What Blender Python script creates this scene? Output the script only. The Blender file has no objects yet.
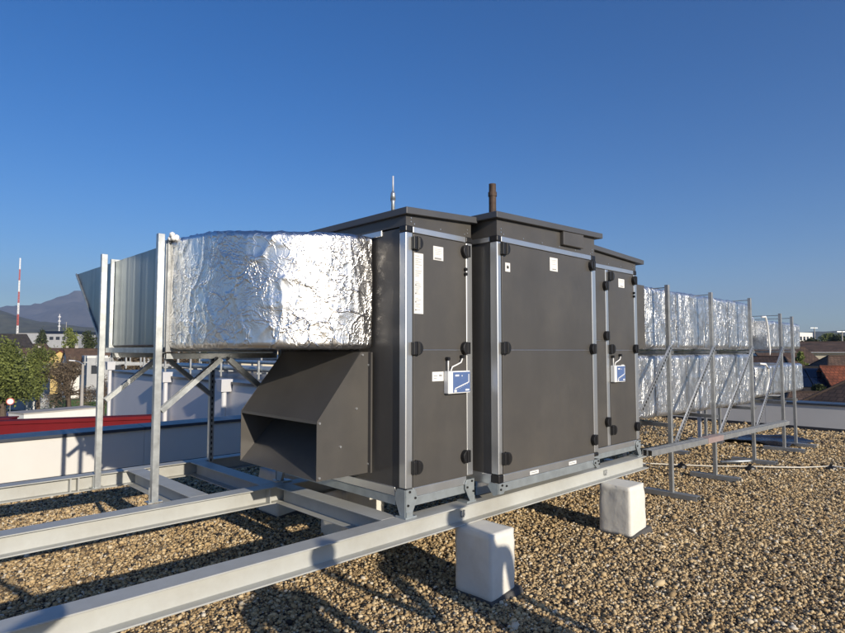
import bpy, bmesh, math, random
import numpy as np
from mathutils import Vector, Matrix, noise, Euler

random.seed(11)
rng = np.random.default_rng(11)
R = math.radians
SC = bpy.context.scene
COL = SC.collection

# ------------------------------------------------------------------ camera frame
EYE = Vector((0, 0, 1.65))
YAW = R(45.79)
FW = Vector((math.cos(YAW), math.sin(YAW), 0))
RT = Vector((math.sin(YAW), -math.cos(YAW), 0))


def at(px, D, z=0.0):
    """world point D metres out, along the bearing of column px of the photograph"""
    p = FW * D + RT * (D * (px - 422.5) / 590.0)
    return Vector((p.x, p.y, z))


def zrow(py, D):
    """height of a thing D metres out that shows at row py"""
    return 1.65 + (350.5 - py) / 590.0 * D


# ------------------------------------------------------------------ materials
def new_mat(name):
    m = bpy.data.materials.new(name)
    m.use_nodes = True
    nt = m.node_tree
    b = nt.nodes['Principled BSDF']
    return m, nt, b


def nd(nt, typ, **kw):
    n = nt.nodes.new(typ)
    for k, v in kw.items():
        if k.startswith('i_'):
            n.inputs[k[2:].replace('_', ' ')].default_value = v
        else:
            setattr(n, k, v)
    return n


def ramp(nt, stops, interp='LINEAR'):
    n = nt.nodes.new('ShaderNodeValToRGB')
    n.color_ramp.interpolation = interp
    e = n.color_ramp.elements
    while len(e) > 1:
        e.remove(e[-1])
    e[0].position = stops[0][0]
    e[0].color = (*stops[0][1], 1)
    for p, c in stops[1:]:
        k = e.new(p)
        k.color = (*c, 1)
    return n


def paint(name, col, rough=0.5, metal=0.0, var=0.12, scale=4.0, bump=0.0, bscale=60.0, stretch=(1, 1, 1), rvar=0.1,
          dirt=None, dirt_amt=0.0, spec=0.5):
    """principled surface with uneven colour, uneven gloss and optional fine bump and dirt"""
    m, nt, b = new_mat(name)
    L = nt.links
    tc = nd(nt, 'ShaderNodeTexCoord')
    mp = nd(nt, 'ShaderNodeMapping')
    mp.inputs['Scale'].default_value = stretch
    L.new(tc.outputs['Object'], mp.inputs['Vector'])
    n1 = nd(nt, 'ShaderNodeTexNoise', i_Scale=scale, i_Detail=6.0, i_Roughness=0.6)
    L.new(mp.outputs['Vector'], n1.inputs['Vector'])
    lo = tuple(c * (1 - var) for c in col)
    hi = tuple(min(1, c * (1 + var)) for c in col)
    r = ramp(nt, [(0.3, lo), (0.7, hi)])
    L.new(n1.outputs['Fac'], r.inputs['Fac'])
    out = r.outputs['Color']
    if dirt:
        n2 = nd(nt, 'ShaderNodeTexNoise', i_Scale=scale * 0.6, i_Detail=8.0, i_Roughness=0.7)
        L.new(tc.outputs['Object'], n2.inputs['Vector'])
        r2 = ramp(nt, [(0.45, (0, 0, 0)), (0.75, (dirt_amt,) * 3)])
        L.new(n2.outputs['Fac'], r2.inputs['Fac'])
        mx = nd(nt, 'ShaderNodeMix', data_type='RGBA')
        L.new(r2.outputs['Color'], mx.inputs['Factor'])
        L.new(out, mx.inputs['A'])
        mx.inputs['B'].default_value = (*dirt, 1)
        out = mx.outputs['Result']
    L.new(out, b.inputs['Base Color'])
    mr = nd(nt, 'ShaderNodeMapRange')
    mr.inputs['To Min'].default_value = max(0.02, rough - rvar)
    mr.inputs['To Max'].default_value = min(1, rough + rvar)
    n3 = nd(nt, 'ShaderNodeTexNoise', i_Scale=scale * 2.3, i_Detail=5.0)
    L.new(mp.outputs['Vector'], n3.inputs['Vector'])
    L.new(n3.outputs['Fac'], mr.inputs['Value'])
    L.new(mr.outputs['Result'], b.inputs['Roughness'])
    b.inputs['Metallic'].default_value = metal
    b.inputs['Specular IOR Level'].default_value = spec
    if bump:
        n4 = nd(nt, 'ShaderNodeTexNoise', i_Scale=bscale, i_Detail=4.0)
        L.new(mp.outputs['Vector'], n4.inputs['Vector'])
        bp = nd(nt, 'ShaderNodeBump', i_Strength=bump, i_Distance=0.01)
        L.new(n4.outputs['Fac'], bp.inputs['Height'])
        L.new(bp.outputs['Normal'], b.inputs['Normal'])
    return m


def foil_mat(name, col, rough, bump, s1=9.0, s2=38.0, stretch=(1, 1, 1), var=0.0):
    """crinkled foil: thin sharp creases (warped cell borders, patchy) over a gently uneven skin"""
    m, nt, b = new_mat(name)
    L = nt.links
    tc = nd(nt, 'ShaderNodeTexCoord')
    mp = nd(nt, 'ShaderNodeMapping')
    mp.inputs['Scale'].default_value = stretch
    L.new(tc.outputs['Object'], mp.inputs['Vector'])
    wa = nd(nt, 'ShaderNodeTexNoise', i_Scale=4.0, i_Detail=4.0)
    L.new(mp.outputs['Vector'], wa.inputs['Vector'])
    mx = nd(nt, 'ShaderNodeMix', data_type='VECTOR')
    mx.inputs['Factor'].default_value = 0.25
    L.new(mp.outputs['Vector'], mx.inputs['A'])
    L.new(wa.outputs['Color'], mx.inputs['B'])
    total = None
    for k, (sc_, wid, amp, off) in enumerate(((s1, 0.07, 1.0, 0.0), (s1 * 2.1, 0.09, 0.6, 3.0), (s2, 0.14, 0.35, 7.0))):
        o2 = nd(nt, 'ShaderNodeVectorMath', operation='ADD')
        o2.inputs[1].default_value = (off, off * 0.7, -off)
        L.new(mx.outputs['Result'], o2.inputs[0])
        v = nd(nt, 'ShaderNodeTexVoronoi', feature='DISTANCE_TO_EDGE', i_Scale=sc_)
        L.new(o2.outputs[0], v.inputs['Vector'])
        mr = nd(nt, 'ShaderNodeMapRange', interpolation_type='SMOOTHSTEP')
        mr.inputs['From Max'].default_value = wid
        mr.inputs['To Min'].default_value = amp
        mr.inputs['To Max'].default_value = 0.0
        L.new(v.outputs['Distance'], mr.inputs['Value'])
        mk = nd(nt, 'ShaderNodeTexNoise', i_Scale=2.2 + 1.7 * k, i_Detail=2.0)
        L.new(o2.outputs[0], mk.inputs['Vector'])
        mm = nd(nt, 'ShaderNodeMapRange')
        mm.inputs['From Min'].default_value = 0.36
        mm.inputs['From Max'].default_value = 0.62
        L.new(mk.outputs['Fac'], mm.inputs['Value'])
        pr = nd(nt, 'ShaderNodeMath', operation='MULTIPLY')
        L.new(mr.outputs['Result'], pr.inputs[0])
        L.new(mm.outputs['Result'], pr.inputs[1])
        if total is None:
            total = pr.outputs[0]
        else:
            ad = nd(nt, 'ShaderNodeMath', operation='ADD')
            L.new(total, ad.inputs[0])
            L.new(pr.outputs[0], ad.inputs[1])
            total = ad.outputs[0]
    n1 = nd(nt, 'ShaderNodeTexNoise', i_Scale=s1 * 1.2, i_Detail=4.0, i_Roughness=0.55)
    L.new(mx.outputs['Result'], n1.inputs['Vector'])
    a2 = nd(nt, 'ShaderNodeMath', operation='MULTIPLY_ADD')
    L.new(n1.outputs['Fac'], a2.inputs[0])
    a2.inputs[1].default_value = 0.8
    L.new(total, a2.inputs[2])
    bp = nd(nt, 'ShaderNodeBump', i_Strength=bump, i_Distance=0.006)
    L.new(a2.outputs[0], bp.inputs['Height'])
    L.new(bp.outputs['Normal'], b.inputs['Normal'])
    b.inputs['Base Color'].default_value = (*col, 1)
    if var:
        r = ramp(nt, [(0.35, tuple(c * (1 - var) for c in col)), (0.62, col)])
        L.new(n1.outputs['Fac'], r.inputs['Fac'])
        L.new(r.outputs['Color'], b.inputs['Base Color'])
    b.inputs['Metallic'].default_value = 1.0
    b.inputs['Roughness'].default_value = rough
    return m


M = {}
M['panel'] = paint('dark_coated_panel', (0.071, 0.068, 0.064), 0.36, 0.0, var=0.12, scale=2.2, rvar=0.10, bump=0.045, bscale=5.0, stretch=(1, 1, 0.35), dirt=(0.14, 0.128, 0.108), dirt_amt=0.38)
M['roofing'] = paint('dark_roof_sheet', (0.075, 0.078, 0.085), 0.42, 0.0, var=0.1, scale=2)
M['alu'] = paint('anodised_aluminium', (0.66, 0.68, 0.69), 0.34, 0.85, var=0.06, scale=3, stretch=(1, 1, 0.2))
M['galv'] = paint('galvanised_steel', (0.47, 0.50, 0.51), 0.42, 0.8, var=0.2, scale=16, rvar=0.12, dirt=(0.35, 0.36, 0.35), dirt_amt=0.5)
M['galv_foot'] = paint('galvanised_bracket', (0.42, 0.47, 0.49), 0.45, 0.65, var=0.15, scale=10, rvar=0.12)
M['galv_duct'] = paint('galvanised_duct_sheet', (0.20, 0.235, 0.25), 0.34, 0.85, var=0.18, scale=3.5, stretch=(1, 2.5, 0.12), rvar=0.1)
M['strut'] = paint('grey_strut_steel', (0.33, 0.345, 0.35), 0.5, 0.55, var=0.18, scale=12)
M['beam'] = paint('pale_grey_beam_paint', (0.44, 0.455, 0.435), 0.5, 0.0, var=0.08, scale=2.2, dirt=(0.25, 0.225, 0.175), dirt_amt=0.5, bump=0.02, bscale=40)
M['black'] = paint('black_plastic', (0.012, 0.012, 0.013), 0.4, 0, var=0.2)
M['white_plastic'] = paint('white_plastic', (0.78, 0.79, 0.78), 0.4, 0, var=0.03)
M['sticker'] = paint('white_paper_label', (0.74, 0.74, 0.72), 0.6, 0, var=0.03)
M['ink'] = paint('grey_label_print', (0.28, 0.28, 0.28), 0.6, 0, var=0.1)
M['blue'] = paint('blue_gauge_face', (0.095, 0.155, 0.33), 0.35, 0, var=0.06)
M['block'] = paint('white_wrapped_block', (0.72, 0.71, 0.65), 0.6, 0, var=0.04, scale=6, dirt=(0.42, 0.37, 0.29), dirt_amt=0.32, bump=0.22, bscale=22)
M['pad'] = paint('dark_rubber_pad', (0.07, 0.068, 0.066), 0.8, 0, var=0.2)
M['foil'] = foil_mat('bright_crumpled_foil', (0.80, 0.79, 0.775), 0.29, 0.65, 8.0, 40.0)
M['foil_dull'] = foil_mat('dull_insulation_foil', (0.84, 0.86, 0.87), 0.40, 0.7, 12.0, 48.0, (1, 1, 0.6), var=0.3)
M['foam'] = paint('white_foam', (0.8, 0.8, 0.78), 0.8, 0, var=0.04)
M['wall_white'] = paint('white_parapet_sheet', (0.62, 0.615, 0.59), 0.55, 0, var=0.04, scale=1.2, dirt=(0.5, 0.48, 0.43), dirt_amt=0.25)
M['coping'] = paint('dark_grey_coping', (0.045, 0.055, 0.075), 0.35, 0.1, var=0.15, scale=2)
M['flash'] = paint('dark_bitumen_flashing', (0.02, 0.02, 0.022), 0.6, 0, var=0.2)
M['red'] = paint('dark_red_sheet_metal', (0.14, 0.007, 0.011), 0.75, 0.0, var=0.1, scale=2, spec=0.2)
M['render'] = paint('pale_lilac_render', (0.80, 0.765, 0.74), 0.85, 0, var=0.04, scale=0.7)
M['white_pipe'] = paint('white_painted_pipe', (0.60, 0.61, 0.63), 0.45, 0, var=0.04)
M['mem'] = paint('blue_black_membrane', (0.03, 0.035, 0.05), 0.25, 0.2, var=0.2, bump=0.2, bscale=8)
M['cable'] = paint('white_cable_sheath', (0.72, 0.69, 0.60), 0.6, 0, var=0.1)
M['rust'] = paint('rusty_brown_pipe', (0.07, 0.045, 0.032), 0.7, 0.2, var=0.4, scale=20)
M['asphalt'] = paint('asphalt', (0.06, 0.06, 0.062), 0.9, 0, var=0.2, scale=0.5)
M['grass'] = paint('short_grass', (0.10, 0.20, 0.025), 0.9, 0, var=0.3, scale=0.25)
M['field'] = paint('valley_fields', (0.085, 0.09, 0.045), 0.95, 0, var=0.5, scale=0.012)
M['hill'] = paint('wooded_hill', (0.055, 0.06, 0.034), 0.95, 0, var=0.7, scale=0.03, dirt=(0.16, 0.15, 0.09), dirt_amt=0.5)
M['mount'] = paint('wooded_mountain', (0.060, 0.055, 0.05), 0.95, 0, var=0.75, scale=0.012)
M['cream'] = paint('cream_render', (0.52, 0.47, 0.36), 0.9, 0, var=0.06, scale=0.8)
M['yellow'] = paint('yellow_render', (0.58, 0.43, 0.17), 0.9, 0, var=0.06, scale=0.8)
M['greywall'] = paint('pale_grey_render', (0.38, 0.39, 0.40), 0.9, 0, var=0.08, scale=0.8)
M['whitewall'] = paint('white_render', (0.70, 0.70, 0.67), 0.9, 0, var=0.04, scale=0.8)
M['glass'] = paint('dark_window_glass', (0.03, 0.035, 0.045), 0.1, 0, var=0.2)
M['panelblue'] = paint('solar_panel_glass', (0.008, 0.014, 0.035), 0.12, 0.2, var=0.2)
M['bark'] = paint('tree_bark', (0.10, 0.075, 0.055), 0.9, 0, var=0.25, scale=6)
M['mast_red'] = paint('mast_red', (0.40, 0.06, 0.04), 0.6, 0, var=0.05)
M['mast_white'] = paint('mast_white', (0.72, 0.72, 0.72), 0.6, 0, var=0.05)
M['concrete'] = paint('weathered_concrete', (0.36, 0.34, 0.31), 0.9, 0, var=0.12, scale=1.5)
M['car_blue'] = paint('blue_car_paint', (0.02, 0.035, 0.12), 0.25, 0.2, var=0.05)
M['tyre'] = paint('tyre_rubber', (0.02, 0.02, 0.02), 0.8)
M['skin'] = paint('skin', (0.5, 0.3, 0.22), 0.55, 0, var=0.06)
M['jacket'] = paint('dark_jacket_cloth', (0.03, 0.035, 0.05), 0.9, 0, var=0.2, scale=20)
M['trousers'] = paint('grey_trouser_cloth', (0.06, 0.06, 0.065), 0.9, 0, var=0.2, scale=20)
M['shoe'] = paint('brown_shoe_leather', (0.05, 0.03, 0.02), 0.5)
M['hair'] = paint('brown_hair', (0.03, 0.018, 0.01), 0.7, 0, var=0.3, scale=40)


def tile_mat(name, col, sx=3.3, sz=3.0):
    m, nt, b = new_mat(name)
    L = nt.links
    tc = nd(nt, 'ShaderNodeTexCoord')
    br = nd(nt, 'ShaderNodeTexBrick', i_Scale=1.0)
    br.offset = 0.5
    mp = nd(nt, 'ShaderNodeMapping')
    mp.inputs['Scale'].default_value = (1, 1, 1)
    L.new(tc.outputs['UV'], mp.inputs['Vector'])
    L.new(mp.outputs['Vector'], br.inputs['Vector'])
    br.inputs['Color1'].default_value = (*[c * 1.15 for c in col], 1)
    br.inputs['Color2'].default_value = (*[c * 0.75 for c in col], 1)
    br.inputs['Mortar'].default_value = (*[c * 0.45 for c in col], 1)
    br.inputs['Mortar Size'].default_value = 0.03
    br.inputs['Brick Width'].default_value = 0.32
    br.inputs['Row Height'].default_value = 0.34
    n = nd(nt, 'ShaderNodeTexNoise', i_Scale=0.9, i_Detail=6.0)
    L.new(tc.outputs['Object'], n.inputs['Vector'])
    r = ramp(nt, [(0.3, (0.55, 0.55, 0.55)), (0.7, (1.2, 1.15, 1.1))])
    L.new(n.outputs['Fac'], r.inputs['Fac'])
    mx = nd(nt, 'ShaderNodeMix', data_type='RGBA', blend_type='MULTIPLY')
    mx.inputs['Factor'].default_value = 1.0
    L.new(br.outputs['Color'], mx.inputs['A'])
    L.new(r.outputs['Color'], mx.inputs['B'])
    L.new(mx.outputs['Result'], b.inputs['Base Color'])
    b.inputs['Roughness'].default_value = 0.85
    bp = nd(nt, 'ShaderNodeBump', i_Strength=0.6, i_Distance=0.03)
    L.new(br.outputs['Fac'], bp.inputs['Height'])
    bp.invert = True
    L.new(bp.outputs['Normal'], b.inputs['Normal'])
    return m


M['tile_brown'] = tile_mat('brown_roof_tiles', (0.125, 0.08, 0.055))
M['tile_dark'] = tile_mat('dark_roof_tiles', (0.045, 0.04, 0.038))
M['tile_red'] = tile_mat('red_roof_tiles', (0.25, 0.075, 0.035))


def gravel_mat(name, attr):
    m, nt, b = new_mat(name)
    L = nt.links
    stops = [(0.0, (0.022, 0.020, 0.020)), (0.14, (0.060, 0.052, 0.046)), (0.26, (0.15, 0.108, 0.064)),
             (0.45, (0.36, 0.255, 0.132)), (0.68, (0.53, 0.395, 0.212)), (0.88, (0.64, 0.52, 0.325)), (1.0, (0.62, 0.57, 0.47))]
    tc = nd(nt, 'ShaderNodeTexCoord')
    r = ramp(nt, stops)
    if attr:
        a = nd(nt, 'ShaderNodeAttribute', attribute_name='tone')
        n = nd(nt, 'ShaderNodeTexNoise', i_Scale=140.0, i_Detail=3.0)
        L.new(tc.outputs['Object'], n.inputs['Vector'])
        ma = nd(nt, 'ShaderNodeMath', operation='MULTIPLY_ADD')
        L.new(n.outputs['Fac'], ma.inputs[0])
        ma.inputs[1].default_value = 0.3
        L.new(a.outputs['Fac'], ma.inputs[2])
        sb = nd(nt, 'ShaderNodeMath', operation='SUBTRACT')
        L.new(ma.outputs[0], sb.inputs[0])
        sb.inputs[1].default_value = 0.15
        L.new(sb.outputs[0], r.inputs['Fac'])
        L.new(r.outputs['Color'], b.inputs['Base Color'])
    else:
        v = nd(nt, 'ShaderNodeTexVoronoi', i_Scale=55.0)
        L.new(tc.outputs['Object'], v.inputs['Vector'])
        sp = nd(nt, 'ShaderNodeSeparateColor')
        L.new(v.outputs['Color'], sp.inputs['Color'])
        L.new(sp.outputs['Red'], r.inputs['Fac'])
        L.new(r.outputs['Color'], b.inputs['Base Color'])
        inv = nd(nt, 'ShaderNodeMath', operation='SUBTRACT')
        inv.inputs[0].default_value = 1.0
        L.new(v.outputs['Distance'], inv.inputs[1])
        bp = nd(nt, 'ShaderNodeBump', i_Strength=1.0, i_Distance=0.03)
        L.new(inv.outputs[0], bp.inputs['Height'])
        L.new(bp.outputs['Normal'], b.inputs['Normal'])
    b.inputs['Roughness'].default_value = 0.75
    b.inputs['Specular IOR Level'].default_value = 0.3
    return m


M['gravel_sheet'] = gravel_mat('gravel_bed', False)
M['pebble'] = gravel_mat('gravel_pebbles', True)


def leaf_mat(name, c1, c2):
    m, nt, b = new_mat(name)
    L = nt.links
    a = nd(nt, 'ShaderNodeAttribute', attribute_name='tone')
    r = ramp(nt, [(0.0, c1), (1.0, c2)])
    L.new(a.outputs['Fac'], r.inputs['Fac'])
    L.new(r.outputs['Color'], b.inputs['Base Color'])
    b.inputs['Roughness'].default_value = 0.7
    tr = nd(nt, 'ShaderNodeBsdfTranslucent')
    L.new(r.outputs['Color'], tr.inputs['Color'])
    mx = nd(nt, 'ShaderNodeMixShader')
    mx.inputs[0].default_value = 0.25
    L.new(b.outputs[0], mx.inputs[1])
    L.new(tr.outputs[0], mx.inputs[2])
    L.new(mx.outputs[0], nt.nodes['Material Output'].inputs['Surface'])
    return m


M['leaf_olive'] = leaf_mat('olive_spring_leaves', (0.06, 0.08, 0.018), (0.25, 0.29, 0.07))
M['leaf_dark'] = leaf_mat('dark_green_leaves', (0.022, 0.034, 0.010), (0.085, 0.105, 0.028))
M['leaf_brown'] = leaf_mat('brown_bare_twigs', (0.08, 0.062, 0.04), (0.24, 0.185, 0.12))


# ------------------------------------------------------------------ mesh builder
class MB:
    def __init__(self, origin=(0, 0, 0)):
        self.v = []
        self.f = []
        self.m = []
        self.o = Vector(origin)
        self.cm = 0

    def add(self, vs, fs):
        k = len(self.v)
        self.v += [Vector(p) - self.o for p in vs]
        for f in fs:
            self.f.append([i + k for i in f])
            self.m.append(self.cm)

    def hexa(self, p):
        """p: four bottom points then four top points, same turning order"""
        self.add(p, [(0, 3, 2, 1), (4, 5, 6, 7), (0, 1, 5, 4), (1, 2, 6, 5), (2, 3, 7, 6), (3, 0, 4, 7)])

    def box(self, x0, x1, y0, y1, z0, z1):
        self.hexa([(x0, y0, z0), (x1, y0, z0), (x1, y1, z0), (x0, y1, z0),
                   (x0, y0, z1), (x1, y0, z1), (x1, y1, z1), (x0, y1, z1)])

    def bar(self, p, q, w, h, up=(0, 0, 1)):
        p, q = Vector(p), Vector(q)
        d = (q - p).normalized()
        s = d.cross(Vector(up)).normalized()
        u = s.cross(d).normalized()
        a, b = s * w / 2, u * h / 2
        self.hexa([p - a - b, p + a - b, q + a - b, q - a - b, p - a + b, p + a + b, q + a + b, q - a + b])

    def extrude(self, prof, p, q, up=(0, 0, 1), caps=True):
        """prof: closed list of (side, up) pairs swept from p to q"""
        p, q = Vector(p), Vector(q)
        d = (q - p).normalized()
        s = d.cross(Vector(up)).normalized()
        u = s.cross(d).normalized()
        n = len(prof)
        vs = [p + s * a + u * b for a, b in prof] + [q + s * a + u * b for a, b in prof]
        fs = [(i, (i + 1) % n, n + (i + 1) % n, n + i) for i in range(n)]
        if caps:
            fs += [tuple(range(n))[::-1], tuple(range(n, 2 * n))]
        self.add(vs, fs)

    def tube(self, pts, r, n=8, caps=True):
        pts = [Vector(p) for p in pts]
        rs = r if isinstance(r, (list, tuple)) else [r] * len(pts)
        vs, fs = [], []
        ref = None
        for i, p in enumerate(pts):
            d = (pts[min(i + 1, len(pts) - 1)] - pts[max(i - 1, 0)]).normalized()
            if ref is None:
                ref = Vector((0, 0, 1)) if abs(d.z) < 0.9 else Vector((1, 0, 0))
            s = d.cross(ref).normalized()
            u = s.cross(d)
            for k in range(n):
                a = 2 * math.pi * k / n
                vs.append(p + (s * math.cos(a) + u * math.sin(a)) * rs[i])
        for i in range(len(pts) - 1):
            for k in range(n):
                fs.append((i * n + k, i * n + (k + 1) % n, (i + 1) * n + (k + 1) % n, (i + 1) * n + k))
        if caps:
            fs.append(tuple(range(n))[::-1])
            fs.append(tuple(range((len(pts) - 1) * n, len(pts) * n)))
        self.add(vs, fs)

    def prism_y(self, poly, y0, y1):
        """poly of (x, z) points, counter-clockwise seen from -y, given thickness y0..y1"""
        n = len(poly)
        vs = [(x, y0, z) for x, z in poly] + [(x, y1, z) for x, z in poly]
        fs = [tuple(range(n)), tuple(range(n, 2 * n))[::-1]] + [(i, n + i, n + (i + 1) % n, (i + 1) % n) for i in range(n)]
        self.add(vs, fs)

    def build(self, name, mats, parent=None, bevel=0.0, smooth=False, seg=2):
        me = bpy.data.meshes.new(name)
        me.from_pydata([tuple(p) for p in self.v], [], self.f)
        if not isinstance(mats, (list, tuple)):
            mats = [mats]
        for m in mats:
            me.materials.append(m)
        if len(mats) > 1:
            me.polygons.foreach_set('material_index', self.m)
        bm = bmesh.new()
        bm.from_mesh(me)
        bmesh.ops.recalc_face_normals(bm, faces=bm.faces)
        bm.to_mesh(me)
        bm.free()
        o = bpy.data.objects.new(name, me)
        COL.objects.link(o)
        if parent is not None:
            o.parent = parent
        if bevel:
            bv = o.modifiers.new('edge', 'BEVEL')
            bv.width = bevel
            bv.segments = seg
            bv.limit_method = 'ANGLE'
            bv.angle_limit = R(40)
        if smooth:
            me.polygons.foreach_set('use_smooth', [True] * len(me.polygons))
        return o


def tag(o, label=None, cat=None, group=None, kind=None):
    if label:
        o['label'] = label
    if cat:
        o['category'] = cat
    if group:
        o['group'] = group
    if kind:
        o['kind'] = kind
    return o


def empty(name, loc, label, cat, group=None, rz=0.0):
    o = bpy.data.objects.new(name, None)
    COL.objects.link(o)
    o.location = loc
    o.rotation_euler = (0, 0, rz)
    o.empty_display_size = 0.1
    return tag(o, label, cat, group)


def copy_tree(o, parent=None):
    c = o.copy()
    COL.objects.link(c)
    if parent is not None:
        c.parent = parent
    for ch in [x for x in o.children]:
        copy_tree(ch, c)
    return c


# ------------------------------------------------------------------ setting
EDGE_Y, EDGE_X = 8.62, 14.40
b = MB()
b.box(-9, EDGE_X + 0.3, -9, EDGE_Y + 0.3, -8.3, 0)
b.cm = 0
roof_deck = tag(b.build('roof_gravel_bed', M['gravel_sheet']), kind='structure')

b = MB()
n = 24
b.add([(9000 * math.cos(2 * math.pi * i / 96), 9000 * math.sin(2 * math.pi * i / 96), -8) for i in range(96)], [tuple(range(96))])
tag(b.build('ground', M['field']), kind='structure')

b = MB()
b.add([at(30, 91, -7.99), at(112, 91, -7.99), at(118, 116, -7.99), at(34, 116, -7.99)], [(0, 1, 2, 3)])
tag(b.build('lawn', M['grass']), kind='structure')
b = MB()
b.add([at(-120, 66, -7.985), at(240, 66, -7.985), at(240, 88, -7.985), at(-120, 88, -7.985)], [(0, 1, 2, 3)])
tag(b.build('road', M['asphalt']), kind='structure')


# parapets: white sheet wall, dark bent coping, black flashing at the foot
def parapet(label, p, q, nrm, top):
    """inner face runs from p to q; nrm points outward"""
    p, q, nrm = Vector(p), Vector(q), Vector(nrm)
    root = empty('parapet_wall', (p + q) / 2, label, 'parapet wall', 'parapet walls of the flat roof')
    o = root.location
    d = (q - p).normalized()
    L = (q - p).length
    w = MB(o)
    k = 0.0
    while k < L - 0.01:
        e = min(k + 2.4, L)
        a, c = p + d * (k + 0.002), p + d * (e - 0.002)
        w.hexa([a + Vector((0, 0, 0.0)), c, c + nrm * 0.26, a + nrm * 0.26,
                a + Vector((0, 0, top - 0.05)), c + Vector((0, 0, top - 0.05)),
                c + nrm * 0.26 + Vector((0, 0, top - 0.05)), a + nrm * 0.26 + Vector((0, 0, top - 0.05))])
        k += 2.4
    w.build('wall', M['wall_white'], root)
    c_ = MB(o)
    k = 0.0
    while k < L - 0.01:
        e = min(k + 3.0, L)
        a, c = p + d * (k + 0.003), p + d * (e - 0.003)
        i0, i1 = -nrm * 0.035, nrm * 0.30
        c_.hexa([a + i0 + Vector((0, 0, top - 0.048)), c + i0 + Vector((0, 0, top - 0.048)), c + i1 + Vector((0, 0, top - 0.048)), a + i1 + Vector((0, 0, top - 0.048)),
                 a + i0 + Vector((0, 0, top - 0.008)), c + i0 + Vector((0, 0, top - 0.008)), c + i1 + Vector((0, 0, top + 0.012)), a + i1 + Vector((0, 0, top + 0.012))])
        k += 3.0
    c_.build('coping', M['coping'], root, bevel=0.004)
    f = MB(o)
    f.hexa([p - nrm * 0.03, q - nrm * 0.03, q - nrm * 0.002, p - nrm * 0.002,
            p - nrm * 0.008 + Vector((0, 0, 0.07)), q - nrm * 0.008 + Vector((0, 0, 0.07)), q - nrm * 0.002 + Vector((0, 0, 0.07)), p - nrm * 0.002 + Vector((0, 0, 0.07))])
    f.build('flashing', M['flash'], root)
    return root


parapet('long white parapet with dark coping on the left, crossed by the shadow of the duct posts', (-9, EDGE_Y, 0), (EDGE_X - 0.003, EDGE_Y, 0), (0, 1, 0), 0.60)
parapet('white parapet with dark coping at the far right edge of the gravel roof', (EDGE_X, EDGE_Y + 0.26, 0), (EDGE_X, -9, 0), (1, 0, 0), 0.57)


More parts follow.
